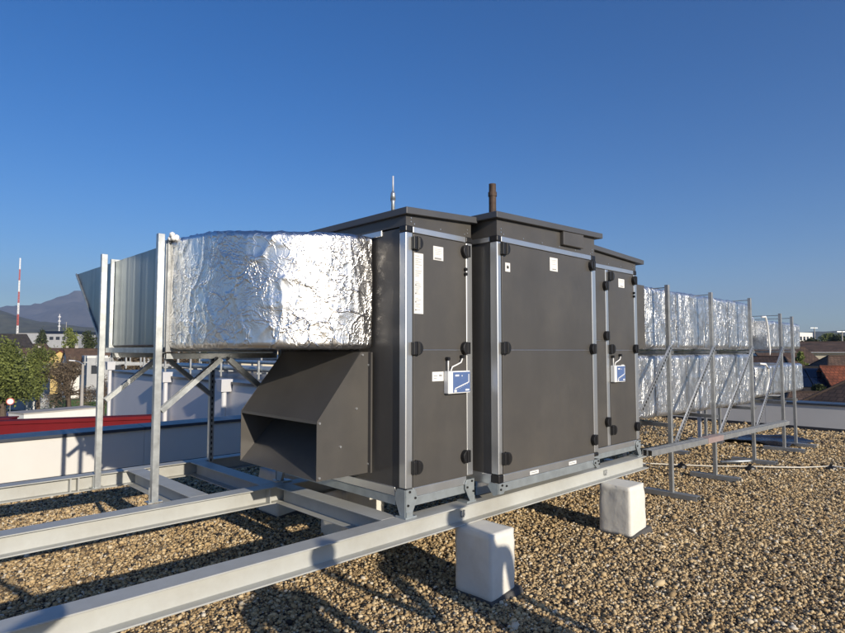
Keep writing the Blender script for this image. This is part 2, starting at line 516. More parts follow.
# ------------------------------------------------------------------ gravel pebbles
def pebbles():
    t = (1 + 5 ** 0.5) / 2
    ico = np.array([(-1, t, 0), (1, t, 0), (-1, -t, 0), (1, -t, 0), (0, -1, t), (0, 1, t), (0, -1, -t), (0, 1, -t), (t, 0, -1), (t, 0, 1), (-t, 0, -1), (-t, 0, 1)], float)
    ico /= np.linalg.norm(ico[0])
    icof = np.array([(0, 11, 5), (0, 5, 1), (0, 1, 7), (0, 7, 10), (0, 10, 11), (1, 5, 9), (5, 11, 4), (11, 10, 2), (10, 7, 6), (7, 1, 8), (3, 9, 4), (3, 4, 2), (3, 2, 6), (3, 6, 8), (3, 8, 9), (4, 9, 5), (2, 4, 11), (6, 2, 10), (8, 6, 7), (9, 8, 1)])
    octv = np.array([(1, 0, 0), (-1, 0, 0), (0, 1, 0), (0, -1, 0), (0, 0, 1), (0, 0, -1)], float) * 1.1
    octf = np.array([(0, 2, 4), (2, 1, 4), (1, 3, 4), (3, 0, 4), (2, 0, 5), (1, 2, 5), (3, 1, 5), (0, 3, 5)])
    fw = np.array(FW[:2])
    rt = np.array(RT[:2])
    V, Fc, T, S = [], [], [], []
    base = 0

    def batch(n_per_m2, d0, d1, rad, tv, tf):
        nonlocal base
        lim = 0.98
        area = lim * (d1 * d1 - d0 * d0)
        n = int(area * n_per_m2)
        D = np.sqrt(rng.uniform(d0 * d0, d1 * d1, n))
        u = rng.uniform(-lim, lim, n) * D
        xy = D[:, None] * fw + u[:, None] * rt
        keep = (xy[:, 0] < EDGE_X - 0.04) & (xy[:, 1] < EDGE_Y - 0.04) & (xy[:, 0] > -8.9) & (xy[:, 1] > -8.9)
        xy = xy[keep]
        n = len(xy)
        s = rad * np.exp(rng.normal(0, 0.33, n))
        sc = s[:, None] * np.stack([rng.uniform(0.85, 1.45, n), rng.uniform(0.7, 1.05, n), rng.uniform(0.55, 0.9, n)], 1)
        a = rng.uniform(0, 2 * np.pi, n)
        til = rng.normal(0, 0.35, n)
        v = tv[None] * sc[:, None, :] * rng.uniform(0.82, 1.14, (n, len(tv), 1))
        ct, st = np.cos(til)[:, None], np.sin(til)[:, None]
        x, y, z = v[..., 0], v[..., 1], v[..., 2]
        x, z = x * ct - z * st, x * st + z * ct
        ca, sa = np.cos(a)[:, None], np.sin(a)[:, None]
        x, y = x * ca - y * sa, x * sa + y * ca
        zz = sc[:, 2] * rng.uniform(0.1, 1.0, n)
        v = np.stack([x + xy[:, 0:1], y + xy[:, 1:2], z + zz[:, None]], -1)
        V.append(v.reshape(-1, 3))
        f = tf[None] + (np.arange(n) * len(tv))[:, None, None] + base
        Fc.append(f.reshape(-1, 3))
        T.append(np.repeat(np.clip(rng.normal(0.62, 0.19, n) - (rng.random(n) < 0.17) * 0.42, 0, 1), len(tv)))
        base += n * len(tv)

    batch(4300, 2.0, 4.6, 0.0088, ico, icof)
    batch(3300, 4.6, 6.6, 0.0095, ico, icof)
    batch(2300, 6.6, 9.5, 0.0115, octv, octf)
    batch(1150, 9.5, 15.5, 0.0150, octv, octf)
    V_ = np.concatenate(V)
    F_ = np.concatenate(Fc).astype(np.int32)
    T_ = np.concatenate(T).astype(np.float32)
    me = bpy.data.meshes.new('gravel_pebbles')
    me.vertices.add(len(V_))
    me.vertices.foreach_set('co', V_.astype(np.float32).ravel())
    me.loops.add(len(F_) * 3)
    me.loops.foreach_set('vertex_index', F_.ravel())
    me.polygons.add(len(F_))
    me.polygons.foreach_set('loop_start', np.arange(len(F_), dtype=np.int32) * 3)
    at_ = me.attributes.new('tone', 'FLOAT', 'POINT')
    at_.data.foreach_set('value', T_)
    me.update(calc_edges=True)
    me.materials.append(M['pebble'])
    o = bpy.data.objects.new('gravel_pebbles', me)
    COL.objects.link(o)
    tag(o, 'tan and brown gravel spread over the flat roof', 'gravel', kind='stuff')


pebbles()

# ------------------------------------------------------------------ steel beams
ZB, ZT = 0.442, 0.572
HB = (ZT - ZB) / 2


def iprof(hw=0.07, tw=0.006, tf=0.009, h=HB):
    return [(-hw, -h), (hw, -h), (hw, -h + tf), (tw, -h + tf), (tw, h - tf), (hw, h - tf), (hw, h), (-hw, h), (-hw, h - tf), (-tw, h - tf), (-tw, -h + tf), (-hw, -h + tf)]


def hook(mb, x, yf):
    """U-shaped hook bolt gripping the lower flange"""
    z0 = ZB + 0.040
    y = yf + 0.050
    r = 0.016
    pts = [(x - r, y, z0 + 0.045), (x - r, y, z0 + 0.02)]
    pts += [(x - r * math.cos(a), y, z0 + 0.014 - r * math.sin(a)) for a in [math.pi * i / 8 for i in range(9)]]
    pts += [(x + r, y, z0 + 0.02), (x + r, y, z0 + 0.045)]
    mb.tube(pts, 0.0052, 8)


def steel_beam(label, p, q, hooks=(), plates=()):
    p, q = Vector(p), Vector(q)
    root = empty('steel_beam', (p + q) / 2, label, 'steel beam', 'pale grey steel I-beams carrying the plant')
    o = root.location
    zc = Vector((0, 0, (ZB + ZT) / 2))
    b = MB(o)
    b.extrude(iprof(), p + zc, q + zc)
    b.build('beam_profile', M['beam'], root, bevel=0.002, seg=1)
    for x in hooks:
        h = MB(o)
        hook(h, x, p.y - 0.07)
        h.build('hook_bolt', M['strut'], root, smooth=True)
    for x in plates:
        h = MB(o)
        h.box(x - 0.006, x + 0.006, p.y - 0.069, p.y + 0.069, ZB + 0.010, ZT - 0.010)
        h.build('end_plate', M['beam'], root)
    return root


Y1, Y2, Y3 = 2.850, 4.28, 5.78
steel_beam('nearest long steel beam, lying on white blocks right under the front of the grey unit', (-4, Y1, 0), (5.95, Y1, 0), hooks=(3.15, 5.16))
steel_beam('middle long steel beam running under the intake hood behind the nearest one', (-4, Y2, 0), (5.95, Y2, 0), hooks=(5.24,), plates=(2.43,))
steel_beam('farthest long steel beam, right in front of the white left parapet', (-4, Y3, 0), (3.6, Y3, 0), plates=(1.40, 1.46))
steel_beam('short cross beam under the intake hood between the nearest and middle long beams', (2.55, Y1 + 0.073, 0), (2.55, Y2 - 0.073, 0))
steel_beam('short cross beam below the perforated rear post, behind the intake hood', (2.49, Y2 + 0.073, 0), (2.49, Y3 - 0.073, 0))
steel_beam('short cross beam just right of the front galvanised post, left of the hood', (1.92, Y2 + 0.073, 0), (1.92, Y3 - 0.073, 0))


# ------------------------------------------------------------------ wrapped blocks
def block_mesh(sx, sy, sz, seed):
    bm = bmesh.new()
    bmesh.ops.create_cube(bm, size=1)
    bmesh.ops.subdivide_edges(bm, edges=bm.edges, cuts=10, use_grid_fill=True)
    for v in bm.verts:
        c = v.co.copy()
        # rounded vertical and top edges
        r = 0.055
        ax, ay, az = abs(c.x), abs(c.y), abs(c.z)
        p = Vector((c.x, c.y, c.z))
        inner = Vector((max(-0.5 + r, min(0.5 - r, c.x)), max(-0.5 + r, min(0.5 - r, c.y)), max(-1, min(0.5 - r * 0.25, c.z))))
        d = p - inner
        if d.length > 1e-6:
            dd = d.normalized() * min(d.length, r)
            p = inner + dd
        x, y, z = p.x * sx, p.y * sy, (p.z + 0.5) * sz
        tap = 1.01 - 0.02 * (z / sz)
        q = Vector((x * 6 + seed * 7, y * 6, z * 6))
        dent = noise.noise(q) * 0.006 + noise.noise(q * 3.1) * 0.004
        if z > sz * 0.72:
            dent += (noise.noise(q * 2.2 + Vector((3, 1, 7))) - 0.1) * 0.012
        v.co = Vector((x * tap, y * tap, z)) + Vector((p.x, p.y, 0)).normalized() * dent
    me = bpy.data.meshes.new('block_body')
    bm.to_mesh(me)
    bm.free()
    me.polygons.foreach_set('use_smooth', [True] * len(me.polygons))
    me.materials.append(M['block'])
    return me


def block(x0, x1, y0, y1, label, seed):
    c = Vector(((x0 + x1) / 2, (y0 + y1) / 2, 0))
    root = empty('support_block', c, label, 'support block', 'white wrapped blocks under the beams')
    o = bpy.data.objects.new('block_body', block_mesh(x1 - x0, y1 - y0, ZB - 0.002, seed))
    COL.objects.link(o)
    o.parent = root
    p = MB(c)
    p.hexa([(x0 - 0.02, y0 - 0.02, -0.01), (x1 + 0.035, y0 - 0.055, -0.01), (x1 + 0.035, y1 + 0.02, -0.01), (x0 - 0.02, y1 + 0.02, -0.01),
            (x0 - 0.016, y0 - 0.014, 0.016), (x1 + 0.03, y0 - 0.03, 0.055), (x1 + 0.03, y1 + 0.02, 0.055), (x0 - 0.016, y1 + 0.02, 0.016)])
    p.build('base_pad', M['pad'], root, bevel=0.004)
    return root


block(3.06, 3.32, 2.505, 2.825, 'nearest white wrapped block under the front beam, in the shadow of a person', 1)
block(4.99, 5.285, 2.505, 2.815, 'second white wrapped block on the right, under the end of the front beam', 2)
block(3.10, 3.42, 5.23, 5.62, 'white block farthest back on the left, in the shade under the rear of the hood', 3)
block(3.10, 3.56, 4.15, 4.50, 'white block under the rear of the grey unit, seen between the front feet', 4)
block(5.15, 5.50, 4.10, 4.44, 'white block under the far rear corner of the grey unit', 5)

# ------------------------------------------------------------------ air handling unit
A0 = Vector((2.6, 2.83, ZT))
ahu = empty('air_handling_unit', A0, 'large dark grey rooftop ventilation unit with aluminium frame and black latches', 'ventilation unit')


def knob(parent, x, yf, z, side, r=0.046):
    """D-shaped black latch: rounded towards side (+1 = right), on a square bracket"""
    k = MB(A0)
    n = 10
    poly = [(x, z - r)] + [(x + side * r * math.cos(a), z + r * math.sin(a)) for a in [(-math.pi / 2 + math.pi * i / n) for i in range(1, n)]] + [(x, z + r)]
    if side < 0:
        poly = poly[::-1]
    k.prism_y(poly, yf - 0.034, yf + 0.001)
    xa, xb = (x - 0.034, x - 0.001) if side > 0 else (x + 0.001, x + 0.034)
    k.box(xa, xb, yf - 0.030, yf + 0.001, z - r * 0.92, z + r * 0.92)
    k.box(x + side * 0.008 - 0.003, x + side * 0.008 + 0.003, yf - 0.040, yf - 0.032, z - r * 0.8, z + r * 0.8)
    return k.build('latch', M['black'], parent, bevel=0.004)


def door(x0, x1, yf, z0, z1, knobs):
    d = MB(A0)
    d.box(x0, x1, yf - 0.006, yf + 0.03, z0, z1)
    o = d.build('access_door', M['panel'], ahu, bevel=0.003)
    for kx, kz, s in knobs:
        knob(o, kx, yf - 0.006, kz, s)
    return o


def post(x0, x1, y0, y1, z0, z1):
    p = MB(A0)
    p.box(x0, x1, y0, y1, z0, z1)
    return p.build('frame_post', M['alu'], ahu, bevel=0.006)


def rail(name, x0, x1, y0, y1, z0, z1, mat):
    p = MB(A0)
    p.box(x0, x1, y0, y1, z0, z1)
    return p.build(name, mat, ahu, bevel=0.003)


def corner(x0, x1, y0, y1, z0, z1):
    p = MB(A0)
    p.box(x0, x1, y0, y1, z0, z1)
    return p.build('corner_cap', M['black'], ahu, bevel=0.008)


def foot(xc, yc, sx, sy, ztop, zbot, slant=0.0):
    """angle bracket with two tapered plates; sx, sy = directions the plates run from the corner"""
    f = MB(A0)
    w0, w1 = 0.095, 0.045
    zt = ztop
    t = 0.006

    def plate(a, d, n):
        pr = []
        for (s, z) in ((0, zbot), (w1, zbot), (w0, zbot + (zt - zbot) * 0.6), (w0, zt - 0.03), (w0 * 0.8, zt), (0, zt)):
            pr.append((s, z))
        lo = [Vector((a[0], a[1], 0)) + Vector(d) * s + Vector((0, 0, z + (slant * s if d[1] else 0) * (1 if z == zbot else 0))) for s, z in pr]
        hi = [v + Vector(n) * t for v in lo]
        k = len(lo)
        f.add(lo + hi, [tuple(range(k)), tuple(range(k, 2 * k))[::-1]] + [(i, k + i, k + (i + 1) % k, (i + 1) % k) for i in range(k)])

    plate((xc, yc), (sx, 0, 0), (0, -1 if sy > 0 else 1, 0))
    plate((xc, yc), (0, sy, 0), (-1 if sx > 0 else 1, 0, 0))
    o = f.build('foot_bracket', M['galv_foot'], ahu, bevel=0.001, seg=1)
    hh = zt - zbot
    for (s, z) in ((w0 * 0.82, zt - hh * 0.33), (w0 * 0.15, zt - hh * 0.55), (w0 * 0.3, zt - 0.014)):
        bmb = MB(A0)
        yb = yc - 0.006 * (1 if sy > 0 else -1)
        bmb.tube([(xc + sx * s, yb + 0.002, z), (xc + sx * s, yb - 0.008 * (1 if sy > 0 else -1), z)], 0.008, 6)
        bmb.build('bolt', M['black'], o)
    return o


def section(X0, X1, YF, YB, roof_l, roof_r, zt, over_l, over_r, ztb=0.755):
    """casing of one module; roof_l / roof_r: roof top height at its ends, zt: top of the frame"""
    c = MB(A0)
    c.hexa([(X0 + 0.012, YF + 0.012, ztb), (X1 - 0.012, YF + 0.012, ztb), (X1 - 0.012, YB - 0.012, ztb), (X0 + 0.012, YB - 0.012, ztb),
            (X0 + 0.012, YF + 0.012, zt - 0.01), (X1 - 0.012, YF + 0.012, zt - 0.01), (X1 - 0.012, YB - 0.012, zt - 0.01), (X0 + 0.012, YB - 0.012, zt - 0.01)])
    c.build('casing', M['panel'], ahu)
    # fascia between frame and roof
    a, b_ = roof_l - 0.046, roof_r - 0.046
    f = MB(A0)
    f.hexa([(X0 + 0.006, YF + 0.006, zt), (X1 - 0.006, YF + 0.006, zt), (X1 - 0.006, YB - 0.006, zt), (X0 + 0.006, YB - 0.006, zt),
            (X0 + 0.006, YF + 0.006, a), (X1 - 0.006, YF + 0.006, b_), (X1 - 0.006, YB - 0.006, b_), (X0 + 0.006, YB - 0.006, a)])
    f.cm = 1
    n = max(3, int((X1 - X0) / 0.2))
    for i in range(n):
        x = X0 + 0.08 + (X1 - X0 - 0.16) * i / (n - 1)
        z = zt + 0.018
        f.tube([(x, YF + 0.008, z), (x, YF + 0.001, z)], 0.0045, 6)
    for z in (zt + 0.03, zt + 0.055):
        for x in (X0 + 0.05, X1 - 0.05):
            f.tube([(x, YF + 0.008, z), (x, YF + 0.001, z)], 0.0045, 6)
    f.build('fascia', [M['panel'], M['alu']], ahu)
    r = MB(A0)
    x0, x1 = X0 - over_l, X1 + over_r
    y0, y1 = YF - 0.032, YB + 0.032
    r.hexa([(x0, y0, roof_l - 0.045), (x1, y0, roof_r - 0.045), (x1, y1, roof_r - 0.045), (x0, y1, roof_l - 0.045),
            (x0, y0, roof_l), (x1, y0, roof_r), (x1, y1, roof_r), (x0, y1, roof_l)])
    r.build('roof_sheet', M['roofing'], ahu, bevel=0.003)


SPLIT = 1.654
# left module
section(2.60, 3.262, 2.83, 4.39, 2.590, 2.630, 2.475, 0.022, 0.03)
post(2.60, 2.663, 2.83, 2.893, 0.76, 2.432)
post(3.196, 3.262, 2.83, 2.893, 0.76, 2.432)
corner(2.598, 2.665, 2.828, 2.895, 2.434, 2.478)
corner(3.194, 3.264, 2.828, 2.895, 2.434, 2.478)
rail('top_rail', 2.667, 3.192, 2.83, 2.893, 2.434, 2.474, M['alu'])
rail('bottom_rail', 2.667, 3.192, 2.832, 2.89, 0.700, 0.757, M['alu'])
rail('base_channel', 2.667, 3.192, 2.838, 2.90, 0.640, 0.698, M['galv_foot'])
rail('bottom_rail', 2.602, 2.660, 2.935, 4.35, 0.700, 0.757, M['alu'])
rail('base_channel', 2.607, 2.66, 2.935, 4.35, 0.640, 0.698, M['galv_foot'])
rail('top_rail', 2.602, 2.660, 3.08, 4.35, 2.434, 2.474, M['alu'])
d_ul = door(2.667, 3.192, 2.834, SPLIT + 0.003, 2.428, ((2.682, 2.362, 1), (3.178, 2.366, -1)))
d_ll = door(2.667, 3.192, 2.834, 0.764, SPLIT - 0.004, ((2.682, 1.664, 1), (3.172, 1.667, -1), (2.682, 0.892, 1), (3.170, 0.902, -1)))
rail('split_strip', 2.667, 3.192, 2.8275, 2.85, SPLIT - 0.0035, SPLIT + 0.0025, M['alu'])
# middle module, wider
YM = 2.64
section(3.315, 4.695, YM, 4.58, 2.645, 2.688, 2.478, 0.04, 0.08)
post(3.315, 3.362, YM, YM + 0.067, 0.775, 2.436)
post(4.626, 4.695, YM, YM + 0.067, 0.775, 2.436)
corner(3.313, 3.364, YM - 0.002, YM + 0.069, 2.438, 2.482)
corner(4.624, 4.697, YM - 0.002, YM + 0.069, 2.438, 2.482)
corner(3.312, 3.372, YM - 0.004, YM + 0.069, 0.715, 0.772)
corner(4.630, 4.697, YM - 0.002, YM + 0.069, 0.740, 0.772)
rail('top_rail', 3.366, 4.622, YM, YM + 0.06, 2.438, 2.478, M['alu'])
rail('bottom_rail', 3.374, 4.628, YM + 0.002, YM + 0.06, 0.715, 0.770, M['alu'])
rail('base_channel', 3.374, 4.66, YM + 0.004, YM + 0.06, 0.650, 0.713, M['galv_foot'])
rail('top_rail', 3.317, 3.36, YM + 0.071, 2.99, 2.440, 2.476, M['alu'])
rail('bottom_rail', 3.317, 3.37, YM + 0.071, 2.99, 0.700, 0.770, M['alu'])
d_um = door(3.366, 4.622, YM + 0.004, SPLIT + 0.003, 2.432, ((3.382, 2.385, 1), (4.612, 2.388, -1)))
d_lm = door(3.366, 4.622, YM + 0.004, 0.778, SPLIT - 0.004, ((3.382, 1.668, 1), (4.608, 1.664, -1), (3.382, 0.885, 1), (4.606, 0.888, -1)))
rail('split_strip', 3.366, 4.622, YM - 0.0025, YM + 0.02, SPLIT - 0.0035, SPLIT + 0.0025, M['alu'])
# right module
section(4.705, 5.866, 2.83, 4.39, 2.648, 2.598, 2.475, 0.0, 0.11)
post(5.213, 5.270, 2.83, 2.893, 0.745, 2.432)
post(5.80, 5.866, 2.83, 2.893, 0.745, 2.432)
corner(5.798, 5.868, 2.828, 2.895, 2.434, 2.478)
rail('top_rail', 4.71, 5.796, 2.83, 2.89, 2.434, 2.474, M['alu'])
rail('bottom_rail', 4.71, 5.80, 2.832, 2.89, 0.690, 0.742, M['alu'])
rail('base_channel', 4.71, 5.80, 2.838, 2.90, 0.640, 0.688, M['galv_foot'])
d_n1 = door(4.71, 5.209, 2.834, 1.749, 2.428, ((5.196, 2.272, -1),))
d_n2 = door(4.71, 5.209, 2.834, 0.75, 1.742, ((5.196, 1.79, -1), (5.196, 0.975, -1)))
rail('split_strip', 4.71, 5.209, 2.8275, 2.85, 1.743, 1.748, M['alu'])
d_ur = door(5.274, 5.796, 2.834, SPLIT + 0.003, 2.428, ((5.288, 2.372, 1), (5.788, 2.370, -1)))
d_lr = door(5.274, 5.796, 2.834, 0.75, SPLIT - 0.004, ((5.288, 1.664, 1), (5.788, 1.667, -1), (5.288, 0.890, 1), (5.786, 0.880, -1)))
rail('split_strip', 5.274, 5.796, 2.8275, 2.85, SPLIT - 0.0035, SPLIT + 0.0025, M['alu'])
# feet
foot(2.60, 2.828, 1, 1, 0.755, ZT + 0.004)
foot(3.264, 2.828, -1, 1, 0.735, ZT + 0.004)
foot(3.315, YM, 1, 1, 0.715, 0.640, -0.35)
foot(4.70, YM, -1, 1, 0.715, 0.640, -0.35)
foot(5.868, 2.828, -1, 1, 0.735, ZT + 0.004)
for x, s in ((2.60, 1), (3.264, -1), (5.868, -1)):
    foot(x, 4.39, s, -1, 0.735, ZT + 0.004)
    f = MB(A0)
    f.box(min(x, x + s * 0.075) - 0.004, max(x, x + s * 0.075) + 0.004, 4.30, 4.37, ZT + 0.001, ZT + 0.010)
    f.build('foot_plate', M['galv_foot'], ahu)
for x, s in ((2.60, 1), (3.264, -1), (5.868, -1)):
    f = MB(A0)
    f.box(min(x, x + s * 0.075) - 0.012, max(x, x + s * 0.075) + 0.012, 2.815, 2.91, ZT + 0.001, ZT + 0.012)
    f.box(min(x, x + s * 0.055), max(x, x + s * 0.055), 2.818, 2.822, ZT + 0.012, ZT + 0.045)
    f.build('foot_plate', M['galv_foot'], ahu)
# cover box on the fascia of the middle module
c = MB(A0)
c.hexa([(4.145, YM - 0.028, 2.512), (4.458, YM - 0.028, 2.515), (4.458, YM + 0.004, 2.515), (4.145, YM + 0.004, 2.512),
        (4.145, YM - 0.028, 2.622), (4.458, YM - 0.028, 2.632), (4.458, YM + 0.004, 2.632), (4.145, YM + 0.004, 2.622)])
c.build('cover_box', M['panel'], ahu, bevel=0.004)
# collar to the upper duct on the right
c = MB(A0)
c.box(5.856, 6.50, 3.045, 3.95, 1.668, 2.392)
c.build('duct_collar', M['panel'], ahu, bevel=0.004)
# intake hood
hd = MB(A0)
HX, HX2, ZL, ZM, ZU = 2.157, 2.51, 0.82, 1.197, 1.64
for y in (3.18, 4.185):
    hd.prism_y([(HX, ZL), (2.586, ZL), (2.586, ZU), (HX2, ZU), (HX, ZM)], y, y + 0.004)
hd.bar((HX + 0.004, 3.686, ZM - 0.001), (HX2, 3.686, ZU - 0.001), 1.004, 0.004, up=(-0.78, 0, 0.62))
hd.hexa([(HX + 0.002, 3.185, ZL + 0.001), (2.53, 3.185, ZL + 0.39), (2.53, 4.184, ZL + 0.39), (HX + 0.002, 4.184, ZL + 0.001),
         (HX + 0.002, 3.185, ZL + 0.005), (2.53, 3.185, ZL + 0.395), (2.53, 4.184, ZL + 0.395), (HX + 0.002, 4.184, ZL + 0.005)])
hd.box(2.578, 2.585, 3.185, 4.184, ZL + 0.31, ZU - 0.006)
hd.box(HX2 + 0.002, 2.586, 3.185, 4.184, ZU - 0.004, ZU - 0.001)
hd.box(2.572, 2.586, 3.150, 3.179, ZL + 0.002, ZU - 0.002)
hd.box(2.572, 2.586, 4.190, 4.22, ZL + 0.002, ZU - 0.002)
hd.bar((HX + 0.003, 3.184, ZM - 0.008), (HX + 0.003, 4.184, ZM - 0.008), 0.003, 0.02)
ho = hd.build('intake_hood', M['panel'], ahu)
for (x, z) in ((HX + 0.02, ZL + 0.02), (HX + 0.018, ZM - 0.012), (2.34, 1.02), (2.47, 1.26), (2.575, 0.88), (2.575, 1.55), (2.52, 1.62)):
    sc = MB(A0)
    sc.tube([(x, 3.182, z), (x, 3.172, z)], 0.008, 8)
    sc.build('screw', M['alu'], ho)


def sticker(parent, x0, x1, yf, z0, z1, marks=()):
    s = MB(A0)
    s.box(x0, x1, yf - 0.0016, yf, z0, z1)
    s.cm = 1
    for (a, c_, e, g) in marks:
        X0_, X1_ = x0 + (x1 - x0) * a, x0 + (x1 - x0) * c_
        Z0_, Z1_ = z0 + (z1 - z0) * e, z0 + (z1 - z0) * g
        s.box(X0_, X1_, yf - 0.0024, yf - 0.0018, Z0_, Z1_)
    return s.build('label_sticker', [M['sticker'], M['ink']], parent)


YD = 2.828
lines = [(0.12, 0.12 + random.uniform(0.3, 0.72), z, z + 0.006) for z in [0.06 + 0.024 * i for i in range(38)] if random.random() < 0.72]
lines += [(0.1, 0.24, z, z + 0.022) for z in (0.05, 0.18, 0.32, 0.46)]
sticker(d_ul, 2.672, 2.757, YD, 1.894, 2.300, lines)
sticker(d_ul, 2.853, 2.952, YD, 2.272, 2.368, [(0.15, 0.85, 0.78, 0.80), (0.15, 0.8, 0.66, 0.68), (0.15, 0.85, 0.52, 0.54), (0.15, 0.7, 0.40, 0.42), (0.12, 0.8, 0.06, 0.18)])
sticker(d_ll, 2.842, 2.952, YD, 1.441, 1.505, [(0.12, 0.45, 0.55, 0.62), (0.12, 0.40, 0.3, 0.36), (0.6, 0.85, 0.5, 0.7)])
YMD = YM - 0.002
sticker(d_um, 3.405, 3.462, YMD, 2.225, 2.29, [(0.32, 0.68, 0.3, 0.72), (0.26, 0.74, 0.40, 0.60)])
sticker(d_um, 3.98, 4.09, YMD, 2.285, 2.392, [(0.15, 0.85, 0.80, 0.83), (0.15, 0.75, 0.68, 0.70), (0.15, 0.8, 0.5, 0.52), (0.3, 0.8, 0.1, 0.18)])
sticker(d_ur, 5.469, 5.59, YD, 2.279, 2.365, [(0.15, 0.85, 0.78, 0.82), (0.15, 0.75, 0.6, 0.63), (0.3, 0.8, 0.1, 0.2)])
for x in (3.69, 4.225):
    sticker(ahu, x, x + 0.11, YM + 0.002, 0.722, 0.748, [(0.1, 0.8, 0.4, 0.6)])


def gauge(parent, x0, x1, z0, z1):
    g = MB(A0)
    g.box(x0, x1, YD - 0.045, YD + 0.001, z0, z1)
    go = g.build('pressure_gauge', M['white_plastic'], parent, bevel=0.006)
    f = MB(A0)
    xa = x0 + (x1 - x0) * 0.2
    xb = x1 - 0.006
    ya = YD - 0.047
    f.box(xa, xb, ya, ya + 0.0018, z0 + 0.008, z1 - 0.008)
    f.cm = 1
    W, H = xb - xa, z1 - z0

    def ln(ax, az, bx, bz, w):
        f.bar((xa + W * ax, ya - 0.0006, z0 + H * az), (xa + W * bx, ya - 0.0006, z0 + H * bz), 0.001, w, up=(0, 0, 1) if abs(bx - ax) > 0.1 else (1, 0, 0))
    ln(0.10, 0.22, 0.90, 0.48, 0.007)
    ln(0.92, 0.47, 0.92, 0.85, 0.007)
    for (ax, az, bx, w) in ((0.12, 0.80, 0.34, 0.012), (0.5, 0.78, 0.54, 0.010), (0.06, 0.12, 0.2, 0.018), (0.72, 0.14, 0.94, 0.012)):
        ln(ax, az, bx, az + 0.001, w)
    for i in range(7):
        t = i / 6
        f.box(xa + W * (0.16 + 0.68 * t) - 0.001, xa + W * (0.16 + 0.68 * t) + 0.001, ya - 0.001, ya - 0.0004, z0 + H * (0.12 + 0.26 * t), z0 + H * (0.17 + 0.26 * t))
    f.build('gauge_face', [M['blue'], M['white_plastic']], go)
    for (hx, hz, pts) in ((x0 + 0.025, z1 + 0.085, [(x0 + 0.025, z1), (x0 + 0.024, z1 + 0.04), (x0 + 0.025, z1 + 0.075)]),
                          (x0 + 0.175, z1 + 0.098, [(x0 + 0.05, z1), (x0 + 0.065, z1 + 0.028), (x0 + 0.11, z1 + 0.042), (x0 + 0.155, z1 + 0.058), (x0 + 0.173, z1 + 0.088)])):
        h = MB(A0)
        h.tube([(px, YD - 0.02, pz) for px, pz in pts], 0.0055, 8)
        h.build('hose', M['white_plastic'], go, smooth=True)
        nb = MB(A0)
        nb.tube([(hx, YD + 0.001, hz), (hx, YD - 0.030, hz)], 0.013, 10)
        nb.build('hose_nipple', M['black'], go)
    return go


gauge(d_ll, 2.955, 3.182, 1.352, 1.508)
gauge(d_lr, 5.277, 5.49, 1.345, 1.505)
sticker(d_lr, 5.493, 5.55, YD - 0.001, 1.455, 1.51, [(0.2, 0.8, 0.4, 0.6)])
for (x, z, d_) in ((3.178, 2.235, d_ul), (3.178, 2.20, d_ul), (5.78, 2.24, d_ur), (5.78, 2.205, d_ur)):
    g = MB(A0)
    g.tube([(x, YD + 0.002, z), (x, YD - 0.018, z)], 0.013, 10)
    g.build('cable_gland', M['black'], d_)

# antenna and pipe standing on the unit's roof
ant = empty('lightning_rod', (2.9, 3.3, 2.605), 'thin pale lightning rod on a conical base on the left part of the unit roof', 'lightning rod')
k = MB(ant.location)
k.tube([(2.9, 3.3, 2.58), (2.9, 3.3, 2.76), (2.9, 3.3, 2.78)], [0.016, 0.014, 0.02], 10)
k.tube([(2.9, 3.3, 2.781), (2.9, 3.3, 2.83), (2.9, 3.3, 2.85)], [0.02, 0.018, 0.008], 10)
k.build('rod_base', M['galv'], ant, smooth=True)
k = MB(ant.location)
k.tube([(2.9, 3.3, 2.851), (2.9, 3.3, 2.965)], 0.006, 8)
k.build('rod', M['white_pipe'], ant, smooth=True)
vp = empty('vent_pipe', (3.80, 3.07, 2.66), 'dark brown vent pipe stub on the middle part of the unit roof', 'vent pipe')
k = MB(vp.location)
k.tube([(3.80, 3.07, 2.62), (3.80, 3.07, 2.93)], 0.031, 14)
k.build('pipe', M['rust'], vp, smooth=False)
k = MB(vp.location)
k.tube([(3.80, 3.07, 2.931), (3.80, 3.07, 2.965)], 0.037, 14)
k.tube([(3.80, 3.07, 2.966), (3.80, 3.07, 3.035)], 0.030, 14)
k.build('cowl', M['rust'], vp)


# ------------------------------------------------------------------ foil duct elbow
def ridged(p, s):
    return 1 - abs(noise.noise(p * s)) * 2


def crumple(p, amp, k=0):
    q = Vector((p.x, p.y, p.z)) + Vector((k * 3.1, 0, 0))
    w = Vector((noise.noise(q * 3.0), noise.noise(q * 3.0 + Vector((9, 2, 4))), noise.noise(q * 3.0 + Vector((1, 8, 5))))) * 0.10
    q2 = Vector((q.x + w.x, q.y + w.y, (q.z + w.z) * 0.55))
    a = max(0, ridged(q2, 4.5)) ** 7 * 1.1 + max(0, ridged(q2 + Vector((5, 5, 5)), 9.0)) ** 8 * 0.6
    m_ = max(0.0, min(1.0, 0.5 + 1.5 * noise.noise(q * 1.7 + Vector((2, 7, 1)))))
    a += max(0, ridged(q2 * 1.0 + Vector((1, 3, 8)), 15.0)) ** 6 * 0.2
    v_ = noise.noise(Vector((q.x * 1.2, q.y * 1.2, q.z * 2.5)))
    a += max(0, ridged(Vector((q.x + w.x * 0.25, q.y + w.y * 0.25, 0.10 * q.z)), 7.0)) ** 12 * max(0.0, 0.55 + 1.4 * v_) * 1.0
    a += noise.noise(q * 1.3) * 0.55 + noise.noise(q * 3.1) * 0.3
    return a * amp


